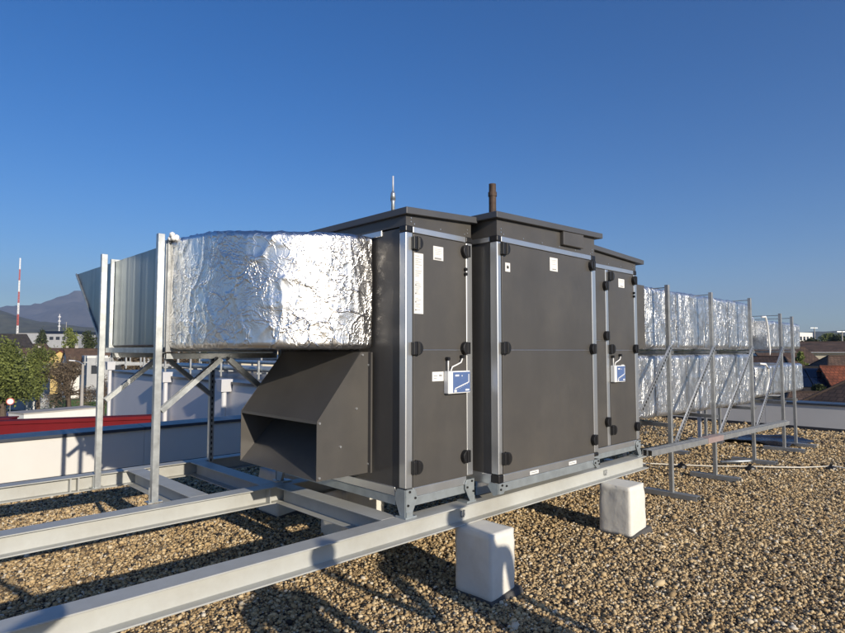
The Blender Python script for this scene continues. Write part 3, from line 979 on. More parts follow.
def loft_duct(name, rings, mat, amp, origin, parent=None, seed=0, capped=True):
    """rings: list of closed loops of (point, normal)"""
    n = len(rings[0])
    vs, fs = [], []
    for r in rings:
        for p, nr in r:
            d = crumple(p, amp, seed)
            vs.append(p + nr * d - origin)
    for i in range(len(rings) - 1):
        for k in range(n):
            fs.append((i * n + k, i * n + (k + 1) % n, (i + 1) * n + (k + 1) % n, (i + 1) * n + k))
    if capped:
        fs.append(tuple(range(n))[::-1])
        fs.append(tuple(range((len(rings) - 1) * n, len(rings) * n)))
    me = bpy.data.meshes.new(name)
    me.from_pydata([tuple(v) for v in vs], [], fs)
    me.materials.append(mat)
    bm = bmesh.new()
    bm.from_mesh(me)
    bmesh.ops.recalc_face_normals(bm, faces=bm.faces)
    bm.to_mesh(me)
    bm.free()
    me.polygons.foreach_set('use_smooth', [len(f) == 4 for f in fs])
    o = bpy.data.objects.new(name, me)
    COL.objects.link(o)
    if parent is not None:
        o.parent = parent
    return o


def rect_ring(pa, pb, z0, z1, nh, nw, rc=0.03):
    """vertical rectangle between plan points pa (outer) and pb (inner); rounded corners"""
    pa, pb = Vector((*pa, 0)), Vector((*pb, 0))
    d = (pb - pa).normalized()
    w = (pb - pa).length
    h = z1 - z0
    pts = []

    def P(s, z, ns, nz):
        pts.append((pa + d * s + Vector((0, 0, z0 + z)), (d * ns + Vector((0, 0, nz))).normalized()))
    for i in range(nh + 1):
        P(0, rc + (h - 2 * rc) * i / nh, -1, 0)
    P(rc * 0.3, h - rc * 0.3, -1, 1)
    for i in range(nw + 1):
        P(rc + (w - 2 * rc) * i / nw, h, 0, 1)
    P(w - rc * 0.3, h - rc * 0.3, 1, 1)
    nh2 = max(2, nh // 4)
    for i in range(nh2 + 1):
        P(w, h - rc - (h - 2 * rc) * i / nh2, 1, 0)
    P(w - rc * 0.3, rc * 0.3, 1, -1)
    for i in range(nw + 1):
        P(w - rc - (w - 2 * rc) * i / nw, 0, 0, -1)
    P(rc * 0.3, rc * 0.3, -1, -1)
    return pts


elb = empty('duct_elbow', (2.1, 3.8, 1.66), 'round duct elbow wrapped in bright crumpled silver foil above the intake hood', 'duct')
rings = []
OX, OY, RR = 1.685, 3.165, 0.90
ctrl = [(2.588, 3.165), (2.44, 3.168), (2.29, 3.190), (2.14, 3.238), (2.00, 3.312), (1.88, 3.412), (1.79, 3.540), (1.730, 3.710), (1.697, 3.93), (1.685, 4.20), (1.685, 4.385)]
cl = [0.0]
for a_, b_ in zip(ctrl[:-1], ctrl[1:]):
    cl.append(cl[-1] + math.dist(a_, b_))
NP = 140


def catmull(t):
    d = t * cl[-1]
    k_ = 0
    while k_ < len(ctrl) - 2 and cl[k_ + 1] < d:
        k_ += 1
    u = (d - cl[k_]) / (cl[k_ + 1] - cl[k_])
    p0, p1, p2, p3 = (Vector(ctrl[max(0, min(len(ctrl) - 1, k_ + q))]) for q in (-1, 0, 1, 2))
    return 0.5 * ((2 * p1) + (p2 - p0) * u + (2 * p0 - 5 * p1 + 4 * p2 - p3) * u * u + (3 * p1 - p0 - 3 * p2 + p3) * u ** 3)


for i in range(NP + 1):
    t = i / NP
    po = catmull(t)
    if t < 0.38:
        pi_ = (2.588 - 0.02 * t / 0.38, 4.03)
    elif t < 0.62:
        a = math.pi / 2 * (t - 0.38) / 0.24
        pi_ = (2.568 - 0.028 * math.sin(a), 4.058 - 0.028 * math.cos(a))
    else:
        pi_ = (2.54, 4.058 + (4.385 - 4.058) * (t - 0.62) / 0.38)
    sag = 0.034 * math.exp(-((t - 0.40) / 0.24) ** 2)
    rings.append(rect_ring(tuple(po), pi_, 1.662, 2.445 + 0.02 * t - sag, 64, 30))
loft_duct('foil_wrap', rings, M['foil'], 0.0062, elb.location, elb)
k = MB(elb.location)
for (x0, x1, y0, y1) in ((1.66, 1.69, 4.388, 4.412), (2.535, 2.565, 4.388, 4.412)):
    k.box(x0, x1, y0, y1, 1.64, 2.475)
k.box(1.691, 2.534, 4.388, 4.412, 1.64, 1.668)
k.box(1.691, 2.534, 4.388, 4.412, 2.447, 2.475)
k.build('flange', M['strut'], elb)
k = MB(elb.location)
for i in range(10):
    a = Vector((1.675 + random.uniform(-0.02, 0.03), 4.355 + random.uniform(-0.04, 0.03), 2.475 + random.uniform(-0.01, 0.02)))
    r = random.uniform(0.012, 0.022)
    k.tube([a - Vector((0, 0, r)), a - Vector((0, 0, r * 0.5)), a + Vector((0, 0, r * 0.5)), a + Vector((0, 0, r))], [r * 0.3, r, r, r * 0.3], 7)
k.build('foam_blob', M['foam'], elb, smooth=True)

# galvanised outlet with slanted end
gd = empty('outlet_duct', (2.1, 5.4, 1.68), 'bare galvanised outlet duct with slanted open end, left of the foil elbow', 'duct')
k = MB(gd.location)
X0_, X1_ = 1.69, 2.535
yA, yT, yBt = 4.415, 6.92, 5.98
zb_, zt_ = 1.695, 2.445
# side walls folded with shallow beads
for X_, s in ((X0_, -1), (X1_, 1)):
    ys = [yA + (yT - yA) * i / 60 for i in range(61)]
    vs, fs = [], []
    for y in ys:
        bead = 0.0015 if (int((y - yA) / 0.155) % 2 == 0) else 0.0
        zlo = zb_ if y <= yBt else zb_ + (zt_ - zb_) * (y - yBt) / (yT - yBt)
        zlo = min(zlo, zt_ - 0.003)
        vs.append((X_ + s * bead, y, zlo))
        vs.append((X_ + s * bead, y, zt_))
    n0 = len(vs)
    vs += [(x - s * 0.0016, y, z) for x, y, z in vs]
    for i in range(60):
        a = 2 * i
        fs.append((a, a + 2, a + 3, a + 1))
        fs.append((n0 + a, n0 + a + 1, n0 + a + 3, n0 + a + 2))
        fs.append((a, a + 1, n0 + a + 1, n0 + a)) if i == 0 else None
        fs.append((a, n0 + a, n0 + a + 2, a + 2))
        fs.append((a + 1, a + 3, n0 + a + 3, n0 + a + 1))
    k.add(vs, [f for f in fs if f])
k.box(X0_ + 0.002, X1_ - 0.002, yA, yT, zt_ - 0.0035, zt_ - 0.001)
k.box(X0_ + 0.002, X1_ - 0.002, yA, yBt, zb_ + 0.001, zb_ + 0.0035)
k.build('duct_sheet', M['galv_duct'], gd)
for y in (4.43, 5.70):
    k = MB(gd.location)
    k.box(X0_ - 0.034, X0_ - 0.006, y - 0.014, y + 0.014, zb_ - 0.02, zt_ + 0.02)
    k.box(X1_ + 0.006, X1_ + 0.034, y - 0.014, y + 0.014, zb_ - 0.02, zt_ + 0.02)
    k.box(X0_ - 0.005, X1_ + 0.005, y - 0.014, y + 0.014, zt_ + 0.001, zt_ + 0.02)
    k.box(X0_ - 0.005, X1_ + 0.005, y - 0.014, y + 0.014, zb_ - 0.02, zb_ - 0.001)
    k.build('flange', M['galv'], gd)
k = MB(gd.location)
k.bar((X0_ - 0.008, yBt, zb_), (X0_ - 0.008, yT, zt_), 0.012, 0.02)
k.bar((X1_ + 0.008, yBt, zb_), (X1_ + 0.008, yT, zt_), 0.012, 0.02)
k.build('end_trim', M['galv'], gd)
k = MB(gd.location)
for i in range(16):
    x = X0_ + 0.03 + (X1_ - X0_ - 0.06) * i / 15
    k.bar((x, yBt - 0.02, zb_ + 0.01), (x, yT - 0.02, zt_ - 0.01), 0.004, 0.004)
for i in range(18):
    t = (i + 0.5) / 18
    k.bar((X0_ + 0.01, yBt - 0.02 + (yT - yBt) * t, zb_ + 0.012 + (zt_ - zb_ - 0.02) * t), (X1_ - 0.01, yBt - 0.02 + (yT - yBt) * t, zb_ + 0.012 + (zt_ - zb_ - 0.02) * t), 0.003, 0.003)
k.build('bird_mesh', M['galv'], gd)

# ------------------------------------------------------------------ support frame of the elbow
CH = [(-0.0225, -0.0205), (0.0225, -0.0205), (0.0225, -0.010), (0.0195, -0.010), (0.0195, -0.0175), (-0.0195, -0.0175), (-0.0195, 0.0205 - 0.003),
      (-0.0225, 0.0205 - 0.003)]


def cprof(w, d, t=0.004, lip=0.009):
    """open C channel profile, opening towards +up side"""
    a, b_ = w / 2, d / 2
    return [(-a, -b_), (a, -b_), (a, b_), (a - lip, b_), (a - lip, b_ - t), (a - t, b_ - t), (a - t, -b_ + t), (-a + t, -b_ + t), (-a + t, b_ - t), (-a + lip, b_ - t), (-a + lip, b_), (-a, b_)]


fr = empty('duct_support_frame', (2.1, 5.1, ZT), 'galvanised frame of four posts and diagonal braces holding the foil elbow and outlet duct', 'support frame')
FO = fr.location
PX0, PX1, PY0, PY1 = 1.605, 2.62, 4.39, 5.715


def fpost(x, y, z0, z1, up, perf):
    k = MB(FO)
    k.extrude(cprof(0.048, 0.042), (x, y, z0), (x, y, z1), up=up)
    o = k.build('post', M['galv'], fr, bevel=0.0015, seg=1)
    p = MB(FO)
    p.box(x - 0.05, x + 0.05, y - 0.03, y + 0.045, z0 - 0.002, z0 + 0.006)
    p.box(x - 0.028, x + 0.028, y + 0.0225, y + 0.0285, z0 + 0.006, z0 + 0.10)
    p.build('base_plate', M['galv'], o)
    if perf:
        h = MB(FO)
        for i in range(int((z1 - z0 - 0.1) / 0.055)):
            z = z0 + 0.06 + i * 0.055
            h.box(x - 0.0065, x + 0.0065, y - 0.0235, y - 0.0215, z - 0.014, z + 0.014)
        h.build('slot', M['black'], o)
    return o


fpost(PX0, PY0, ZT + 0.003, 2.50, (0, 1, 0), False)
fpost(PX0, PY1, ZB + 0.014, 2.505, (0, 1, 0), False)
fpost(PX1, PY1, ZB + 0.014, 1.66, (0, 1, 0), True)
fpost(PX1, PY0, ZT + 0.003, 1.655, (0, 1, 0), True)


def frail(p, q, name='rail', mat='galv', w=0.041, d=0.041):
    k = MB(FO)
    k.extrude(cprof(w, d), p, q)
    return k.build(name, M[mat], fr, bevel=0.001, seg=1)


frail((PX0 + 0.045, PY0 + 0.03, 1.652), (PX0 + 0.045, PY1 - 0.03, 1.652))
frail((PX1 - 0.045, PY0 + 0.03, 1.634), (PX1 - 0.045, PY1 - 0.03, 1.634))
for y in (PY0 + 0.045, PY1 - 0.045):
    frail((PX0 + 0.07, y, 1.608), (PX1 - 0.03, y, 1.608))
mid = (PX0 + PX1) / 2
for y in (PY0 - 0.002, PY1 - 0.05):
    frail((PX0 + 0.03, y + 0.0, 1.215), (mid - 0.03, y + 0.0, 1.585), 'brace')
    frail((PX1 - 0.03, y + 0.0, 1.215), (mid + 0.03, y + 0.0, 1.585), 'brace')


# ------------------------------------------------------------------ right-hand ducts
def straight_duct(name, label, x0, x1, y0, y1, z0, z1, seed, mat='foil_dull', amp=0.0065, z0b=None, z1b=None):
    c = Vector(((x0 + x1) / 2, (y0 + y1) / 2, z0))
    z0b = z0 if z0b is None else z0b
    z1b = z1 if z1b is None else z1b
    root = empty(name, c, label, 'duct', 'foil wrapped ducts running off to the right')
    rings = []
    n = int((x1 - x0) / 0.022)
    for i in range(n + 1):
        t = i / n
        x = x0 + (x1 - x0) * t
        seam = 0.010 * abs(math.sin(math.pi * (x - x0) / 0.9)) ** 0.5
        r = rect_ring((x, y0 - seam), (x, y1 + seam), z0 + (z0b - z0) * t - seam * 0.4, z1 + (z1b - z1) * t + seam * 0.6, 34, 16, 0.045)
        rings.append(r)
    loft_duct('foil_wrap', rings, M[mat], amp, c, root, seed)
    x = x0 + 0.9
    while x < x1 - 0.2:
        k = MB(c)
        t = (x - x0) / (x1 - x0)
        za, zb2 = z0 + (z0b - z0) * t, z1 + (z1b - z1) * t
        k.box(x - 0.03, x + 0.03, y0 - 0.012, y0 - 0.009, za + 0.02, zb2 - 0.02)
        k.build('seam_tape', M['foil'], root)
        x += 0.9
    return root


straight_duct('air_duct', 'upper long foil duct leaving the right end of the grey unit', 6.505, 10.15, 3.06, 3.94, 1.672, 2.385, 1)
straight_duct('air_duct', 'lower long foil duct under the upper one at the right end of the unit', 5.88, 10.10, 3.06, 3.94, 0.885, 1.59, 2, z0b=0.83)
straight_duct('air_duct', 'small dull foil connector duct bridging the two upper ducts behind the white hose', 10.17, 11.02, 3.25, 3.94, 1.86, 2.22, 3)
straight_duct('air_duct', 'far upper foil duct at the end of the row, above the right parapet', 11.03, 13.0, 3.06, 3.94, 1.678, 2.15, 4)
straight_duct('air_duct', 'far lower foil duct at the end of the row, just above the right parapet', 10.35, 13.12, 3.06, 3.94, 0.90, 1.40, 5)


# duct stands with strut feet
def stand(x, ztop, label, brace_to, first=None):
    loc = Vector((x, 3.5, 0.02))
    root = empty('duct_stand', loc, label, 'duct stand', 'strut stands carrying the foil ducts')
    for y, zt in ((2.87, ztop), (4.10, ztop - 0.05)):
        k = MB(loc)
        k.extrude(cprof(0.045, 0.042), (x, y, 0.062), (x, y, zt), up=(0, 1, 0))
        k.build('post', M['strut'], root, bevel=0.001, seg=1)
        k = MB(loc)
        k.extrude([(a_, -b_) for a_, b_ in cprof(0.105, 0.052, 0.006, 0.018)], (x, y - 0.29, 0.040), (x, y + 0.30, 0.040))
        k.build('foot_bar', M['strut'], root, bevel=0.001, seg=1)
    k = MB(loc)
    k.extrude(cprof(0.045, 0.042), (x + 0.047, 2.84, 0.845 - 0.045), (x + 0.047, 4.14, 0.845 - 0.045))
    k.build('lower_rail', M['strut'], root, bevel=0.001, seg=1)
    k = MB(loc)
    k.extrude(cprof(0.041, 0.038), (x + 0.046, 2.84, 1.630), (x + 0.046, 4.14, 1.630))
    k.build('upper_rail', M['strut'], root, bevel=0.001, seg=1)
    k = MB(loc)
    k.tube([(x, 2.88, ztop - 0.03), (x, 4.10, ztop - 0.03)], 0.006, 6)
    k.build('tie_rod', M['strut'], root)
    if brace_to:
        xb, zb2 = brace_to
        k = MB(loc)
        p, q = Vector((x - 0.01, 2.832, 1.695)), Vector((xb, 2.832, zb2))
        d = (q - p).normalized()
        k.bar(p, q, 0.004, 0.055, up=Vector((0, 1, 0)).cross(d))
        up = Vector((0, 1, 0)).cross(d)
        k.bar(p + up * 0.0260 + Vector((0, 0.0085, 0)), q + up * 0.0260 + Vector((0, 0.0085, 0)), 0.012, 0.003, up=up)
        L_ = (q - p).length
        o = k.build('brace', M['alu'], root)
        h = MB(loc)
        for i in range(int(L_ / 0.05)):
            c = p + d * (0.03 + i * 0.05)
            h.bar(c - d * 0.015 + Vector((0, -0.003, 0)), c + d * 0.015 + Vector((0, -0.003, 0)), 0.001, 0.023, up=up)
        h.build('slot', M['black'], o)
    return root


stand(6.70, 2.40, 'first strut stand next to the right end of the grey unit', (5.93, 1.02))
stand(8.02, 2.405, 'second strut stand from the grey unit, brace leaning to the first', (6.75, 0.60))
stand(9.55, 2.425, 'third strut stand from the unit, at the end of the long foil ducts', (8.10, 0.56))
stand(11.06, 2.262, 'fourth strut stand beyond the gap in the foil ducts', (9.60, 0.53))
stand(11.75, 2.24, 'farthest strut stand without a brace, nearest the right parapet', None)

# long loose strut leaning across the stands
ls = empty('strut_channel', (8.3, 2.79, 0.6), 'long grey strut rails strapped across the stands, reaching the end of the front beam', 'strut rail')
for dy, dz in ((0, 0), (0.053, 0.003)):
    k = MB(ls.location)
    k.extrude([(a, -b_) for a, b_ in cprof(0.050, 0.060)], (5.90, 2.745 + dy, 0.603 + dz), (10.80 + dy, 2.745 + dy, 0.500 + dz))
    k.build('rail', M['strut'], ls, bevel=0.001, seg=1)
k = MB(ls.location)
k.bar((7.40, 2.772, 0.573), (7.90, 2.772, 0.5625), 0.110, 0.066)
k.build('red_tape', paint('faded_red_tape', (0.30, 0.23, 0.22), 0.6), ls)

# white hose hanging in the gap, membrane, wire
k = MB()
hp = [Y_ for Y_ in ((10.62, 3.02, 2.19), (10.70, 2.985, 2.20), (10.78, 2.985, 2.10), (10.84, 2.99, 1.95), (10.90, 3.0, 1.80), (10.94, 3.0, 1.66), (10.94, 3.0, 1.56))]
k.tube(hp, 0.016, 8)
tag(k.build('white_hose', M['white_plastic'], smooth=True), 'white plastic hose curving down past the upper ducts in the gap', 'hose')
k = MB()
hp = [(10.40, 3.0, 1.44), (10.62, 2.985, 1.43), (10.78, 2.985, 1.34), (10.80, 2.99, 1.20), (10.72, 3.0, 1.04), (10.66, 3.0, 0.90)]
k.tube(hp, 0.016, 8)
tag(k.build('white_hose', M['white_plastic'], smooth=True), 'thinner white hose looped over the far lower foil duct', 'hose')
k = MB()
k.tube([(11.3, 4.3, 0.02), (11.3, 4.3, 0.95)], 0.035, 10)
k.box(11.25, 11.35, 4.2, 4.9, 0.66, 0.70)
tag(k.build('white_standpipe', M['white_pipe']), 'white standpipe with a side rail behind the far stands near the parapet', 'pipe')

bm = bmesh.new()
mp_ = [(12.36, 4.20), (12.46, 3.6), (12.35, 3.0), (11.75, 2.78), (11.25, 3.05), (11.2, 3.6), (11.6, 4.1)]
grid = {}
nx, ny = 26, 26
x0, x1, y0, y1 = 11.2, 12.45, 2.8, 4.2
vs, fs = [], []
for i in range(nx + 1):
    for j in range(ny + 1):
        s, t = i / nx, j / ny
        x = x0 + (x1 - x0) * s + 0.10 * math.sin(t * 5) - 0.25 * (1 - t) * (s - 0.5)
        y = y0 + (y1 - y0) * t + 0.08 * math.sin(s * 4 + 1)
        z = 0.045 + 0.03 * noise.noise(Vector((x * 3, y * 3, 0))) + 0.045 * max(0, math.sin(s * 7 + t * 3)) ** 3
        vs.append((x, y, z))
for i in range(nx):
    for j in range(ny):
        a = i * (ny + 1) + j
        fs.append((a, a + ny + 1, a + ny + 2, a + 1))
me = bpy.data.meshes.new('membrane_offcut')
me.from_pydata(vs, [], fs)
me.polygons.foreach_set('use_smooth', [True] * len(fs))
me.materials.append(M['mem'])
mo = bpy.data.objects.new('membrane_offcut', me)
COL.objects.link(mo)
sol = mo.modifiers.new('thick', 'SOLIDIFY')
sol.thickness = 0.012
tag(mo, 'crumpled blue black membrane offcut lying on the gravel behind the strut feet', 'membrane')

k = MB()
wp = [(7.75, 4.25), (8.1, 3.9), (8.46, 3.48), (8.72, 3.16), (9.0, 2.76), (9.15, 2.5), (9.5, 2.26), (9.72, 2.10), (9.80, 1.98), (9.82, 1.86), (9.72, 1.72), (9.6, 1.4), (9.4, 0.9)]
k.tube([(x, y, 0.050 + 0.012 * math.sin(i * 1.7)) for i, (x, y) in enumerate(wp)], 0.008, 7)
tag(k.build('roof_wire', M['cable'], smooth=True), 'pale lightning protection wire curving over the gravel on black holders', 'wire')
for (x, y), lab in (((8.46, 3.48), 'black wire holder on the gravel left of the second stand foot'), ((9.0, 2.76), 'black wire holder beside the foot of the third stand'), ((9.80, 1.98), 'black wire holder on open gravel farthest right')):
    w = empty('wire_holder', (x, y, 0.01), lab, 'wire holder', 'black wire holders on the gravel')
    k = MB(w.location)
    k.tube([(x, y, 0.0), (x, y, 0.045), (x, y, 0.062)], [0.075, 0.066, 0.035], 12)
    k.build('weight', M['black'], w, bevel=0.003)
    k = MB(w.location)
    k.box(x - 0.02, x - 0.012, y - 0.015, y + 0.015, 0.063, 0.085)
    k.box(x + 0.012, x + 0.02, y - 0.015, y + 0.015, 0.063, 0.085)
    k.build('clip', M['black'], w)
k = MB()
k.tube([(8.93, 3.12, 0.075), (9.30, 2.86, 0.075), (9.33, 2.84, 0.075)], [0.022, 0.020, 0.014], 10)
tag(k.build('metal_tube', M['galv'], smooth=True), 'short loose metal tube lying on the third stand foot', 'tube')

# ------------------------------------------------------------------ trees
def leaf_mesh(name, blobs, n, size, mat, parent, flat=0.0):
    """blobs: (centre, radii); n leaf clumps scattered through them, denser near the shell"""
    vol = np.array([r[0] * r[1] * r[2] for _, r in blobs])
    pick = rng.choice(len(blobs), n, p=vol / vol.sum())
    C_ = np.array([list(c) for c, _ in blobs])[pick]
    R_ = np.array([list(r) for _, r in blobs])[pick]
    d = rng.normal(size=(n, 3))
    d /= np.linalg.norm(d, axis=1)[:, None]
    rad = rng.random(n) ** 0.5 * (1 + 0.35 * (rng.random(n) < 0.16))
    P_ = C_ + d * R_ * rad[:, None] * rng.uniform(0.8, 1.12, (n, 1))
    s = size * rng.uniform(0.5, 1.4, n)
    a = rng.normal(size=(n, 3))
    a /= np.linalg.norm(a, axis=1)[:, None]
    b = np.cross(a, rng.normal(size=(n, 3)))
    b /= np.linalg.norm(b, axis=1)[:, None]
    V = np.stack([P_ - a * s[:, None], P_ - b * s[:, None] * 0.55, P_ + a * s[:, None], P_ + b * s[:, None] * 0.55], 1).reshape(-1, 3)
    tone_b = rng.random(len(blobs))[pick]
    T = np.repeat(np.clip(0.55 * tone_b + 0.6 * rng.random(n) - 0.05, 0, 1), 4)
    me = bpy.data.meshes.new(name)
    me.vertices.add(n * 4)
    me.vertices.foreach_set('co', V.astype(np.float32).ravel())
    me.loops.add(n * 4)
    me.loops.foreach_set('vertex_index', np.arange(n * 4, dtype=np.int32))
    me.polygons.add(n)
    me.polygons.foreach_set('loop_start', np.arange(n, dtype=np.int32) * 4)
    t = me.attributes.new('tone', 'FLOAT', 'POINT')
    t.data.foreach_set('value', T.astype(np.float32))
    me.update(calc_edges=True)
    me.materials.append(mat)
    o = bpy.data.objects.new(name, me)
    COL.objects.link(o)
    o.parent = parent
    return o


def tree(name, label, px, D, ytop, ybot, wpx, mat, n, size, group='trees around the building', zb=-8.0, sparse=False):
    """crown from row ytop to ybot, wpx wide, D metres away; trunk down to zb"""
    base = at(px, D, zb)
    root = empty(name, base, label, 'tree', group)
    zt, zl = zrow(ytop, D) - zb, zrow(ybot, D) - zb
    zl = max(zl, 0.6)
    w = wpx / 590.0 * D / 2
    hc = (zt - zl) / 2
    blobs = []
    rd = random.Random(hash(label) % 9973 if False else sum(map(ord, label)))
    k = 15
    for i in range(k):
        a = rd.uniform(0, 6.28)
        rr = rd.uniform(0.15, 0.68)
        zz = rd.uniform(-0.68, 0.62)
        s = rd.uniform(0.22, 0.46)
        prof = 1 - 0.45 * max(0, zz)
        blobs.append((Vector((math.cos(a) * rr * w * prof, math.sin(a) * rr * w * prof, zl + hc * (1 + zz))), (w * s, w * s, hc * s)))
    blobs.append((Vector((0, 0, zt - hc * 0.38)), (w * 0.36, w * 0.36, hc * 0.38)))
    t = MB()
    r0 = max(0.10, w * 0.09)
    t.tube([(0, 0, -0.2), (r0 * 0.3, 0, zl * 0.6), (0, r0 * 0.4, zl + hc * 0.8), (0, 0, zl + hc * 1.5)], [r0 * 1.25, r0, r0 * 0.6, r0 * 0.2], 7)
    for c, r in blobs:
        s = Vector((0, 0, zl + hc * rd.uniform(0.1, 0.7)))
        m_ = (s + c) / 2 + Vector((0, 0, hc * 0.12))
        t.tube([s, m_, c], [r0 * 0.42, r0 * 0.28, r0 * 0.08], 5)
        if sparse:
            for q in range(9):
                e = c + Vector((rd.uniform(-1, 1) * r[0], rd.uniform(-1, 1) * r[1], rd.uniform(-0.6, 1) * r[2]))
                t.tube([m_, (m_ + e) / 2 + Vector((0, 0, 0.1 * r[2])), e], [r0 * 0.18, r0 * 0.12, r0 * 0.04], 3)
    t.build('trunk', M['bark'], root)
    leaf_mesh('crown', blobs, n, size, mat, root)
    return root


GL = 'trees beyond the left parapet'
GR = 'trees among the houses on the right'
tree('willow_tree', 'big olive green willow at the left edge above the no entry sign', 4, 82, 337, 420, 84, M['leaf_olive'], 16000, 0.20, GL)
tree('willow_tree', 'olive green willow crown between the left edge willow and the grey shed', 40, 92, 343, 404, 44, M['leaf_olive'], 6000, 0.17, GL)
tree('bare_tree', 'brown bare bushy tree left of the street lamp', 70, 92, 355, 411, 66, M['leaf_brown'], 8500, 0.11, GL, sparse=True)
tree('bare_tree', 'thin bare tree between the front left post and the lavender building', 106, 84, 372, 408, 18, M['leaf_brown'], 700, 0.11, GL, sparse=True)
tree('broadleaf_tree', 'small round green tree right of the far roofs, left of the duct end', 70, 190, 327, 356, 20, M['leaf_olive'], 1500, 0.35, GL)
tree('broadleaf_tree', 'small dark green tree under the mountain beside the mast foot', 42, 260, 328, 352, 16, M['leaf_dark'], 1200, 0.4, GL)
tree('broadleaf_tree', 'green tree showing just past the slanted duct end', 88, 170, 329, 358, 20, M['leaf_dark'], 1300, 0.35, GL)
for i, (px, D, yt, w) in enumerate(((130, 95, 343, 46), (178, 105, 341, 54), (222, 90, 343, 44), (262, 100, 341, 46), (310, 105, 338, 50))):
    lab = ['brown tree behind the lavender building, between the two front posts', 'brown tree behind the cream box on the lavender building',
           'brown tree behind the pipes of the lavender building, under the middle of the foil elbow', 'brown tree behind the right end of the pipe rack, left of the hood',
           'brown tree hidden for the most part behind the intake hood'][i]
    tree('bare_tree', lab, px, D, yt, 376, w, M['leaf_brown'], 2200, 0.22, GL, sparse=True)
for i, (px, D, yt, yb, w, mt) in enumerate(((812, 150, 338, 356, 34, 'leaf_dark'), (838, 140, 334, 356, 30, 'leaf_dark'), (862, 150, 333, 356, 36, 'leaf_dark'), (818, 46, 384, 404, 16, 'leaf_dark'),
                                            (786, 150, 337, 360, 30, 'leaf_dark'), (764, 140, 341, 362, 24, 'leaf_olive'), (826, 230, 333, 345, 22, 'leaf_olive'), (800, 70, 352, 372, 14, 'leaf_olive'), (905, 120, 330, 360, 50, 'leaf_dark'))):
    lab = ['dark tree behind the long brown roof, just right of the far ducts', 'dark tree behind the long brown roof near the right edge', 'dark tree at the right edge above the long roof',
           'dark shrub in front of the cream house corner beside the duct end', 'dark tree hidden behind the far upper duct', 'olive tree seen through the gap in the ducts',
           'lighter green far tree above the dark trees on the right', 'olive bush left of the solar panel roof', 'dark tree beyond the right edge'][i]
    tree('broadleaf_tree', lab, px, D, yt, yb, w, M[mt], 2600, 0.28 if D > 80 else 0.16, GR)


# ------------------------------------------------------------------ far land
def heightfield(name, prof, D0, D1, rows, cols, mat, amp):
    xs = [p[0] for p in prof]
    ys = [p[1] for p in prof]
    vs, fs = [], []
    Dm = (D0 + D1) / 2
    for j in range(rows + 1):
        s = j / rows
        D = D0 + (D1 - D0) * s
        env = math.sin(math.pi * min(1, s * 1.0)) ** 0.8 if 0 < s < 1 else 0
        for i in range(cols + 1):
            px = xs[0] + (xs[-1] - xs[0]) * i / cols
            y = float(np.interp(px, xs, ys))
            h = zrow(y, Dm) + 8
            q = at(px, D, 0)
            nz = noise.fractal(Vector((q.x / 420.0, q.y / 420.0, 0)), 1.0, 2.0, 5)
            z = -9 + (h + 1 + nz * amp * (0.3 + env) * min(1, h / 60)) * env
            vs.append((q.x, q.y, z))
    for j in range(rows):
        for i in range(cols):
            a = j * (cols + 1) + i
            fs.append((a, a + 1, a + cols + 2, a + cols + 1))
    me = bpy.data.meshes.new(name)
    me.from_pydata(vs, [], fs)
    me.polygons.foreach_set('use_smooth', [True] * len(fs))
    me.materials.append(mat)
    o = bpy.data.objects.new(name, me)
    COL.objects.link(o)
    tag(o, kind='structure')


heightfield('mountain', [(-420, 330), (-200, 326), (-60, 320), (-10, 312), (14, 306.5), (40, 304.5), (58, 299), (73, 295.5), (86, 299), (108, 308), (140, 318), (200, 330), (300, 341), (420, 349)], 3900, 6100, 36, 150, M['mount'], 60)
heightfield('hills', [(-420, 322), (-120, 316), (-30, 313), (0, 314), (12, 318), (34, 323), (62, 325), (95, 329), (150, 336), (250, 342), (380, 346), (520, 344), (640, 339), (760, 334), (845, 331.5), (1000, 331), (1300, 334)], 1300, 2100, 16, 170, M['hill'], 22)

# far woods that read as one mass
blobs = []
for i in range(150):
    px = rng.uniform(560, 1150)
    D = rng.uniform(330, 520)
    h = rng.uniform(5, 9)
    blobs.append((at(px, D, -8 + h * 0.9), (rng.uniform(5, 9), rng.uniform(5, 9), h)))
for i in range(150):
    px = rng.uniform(-250, 260)
    D = rng.uniform(330, 700)
    h = rng.uniform(3.5, 6.5)
    blobs.append((at(px, D, -8 + h * 0.85), (rng.uniform(5, 10), rng.uniform(5, 10), h)))
wood = leaf_mesh('far_woods', blobs, 60000, 0.9, M['leaf_dark'], None)
tag(wood, 'far hazy woods along the horizon', 'woods', kind='stuff')


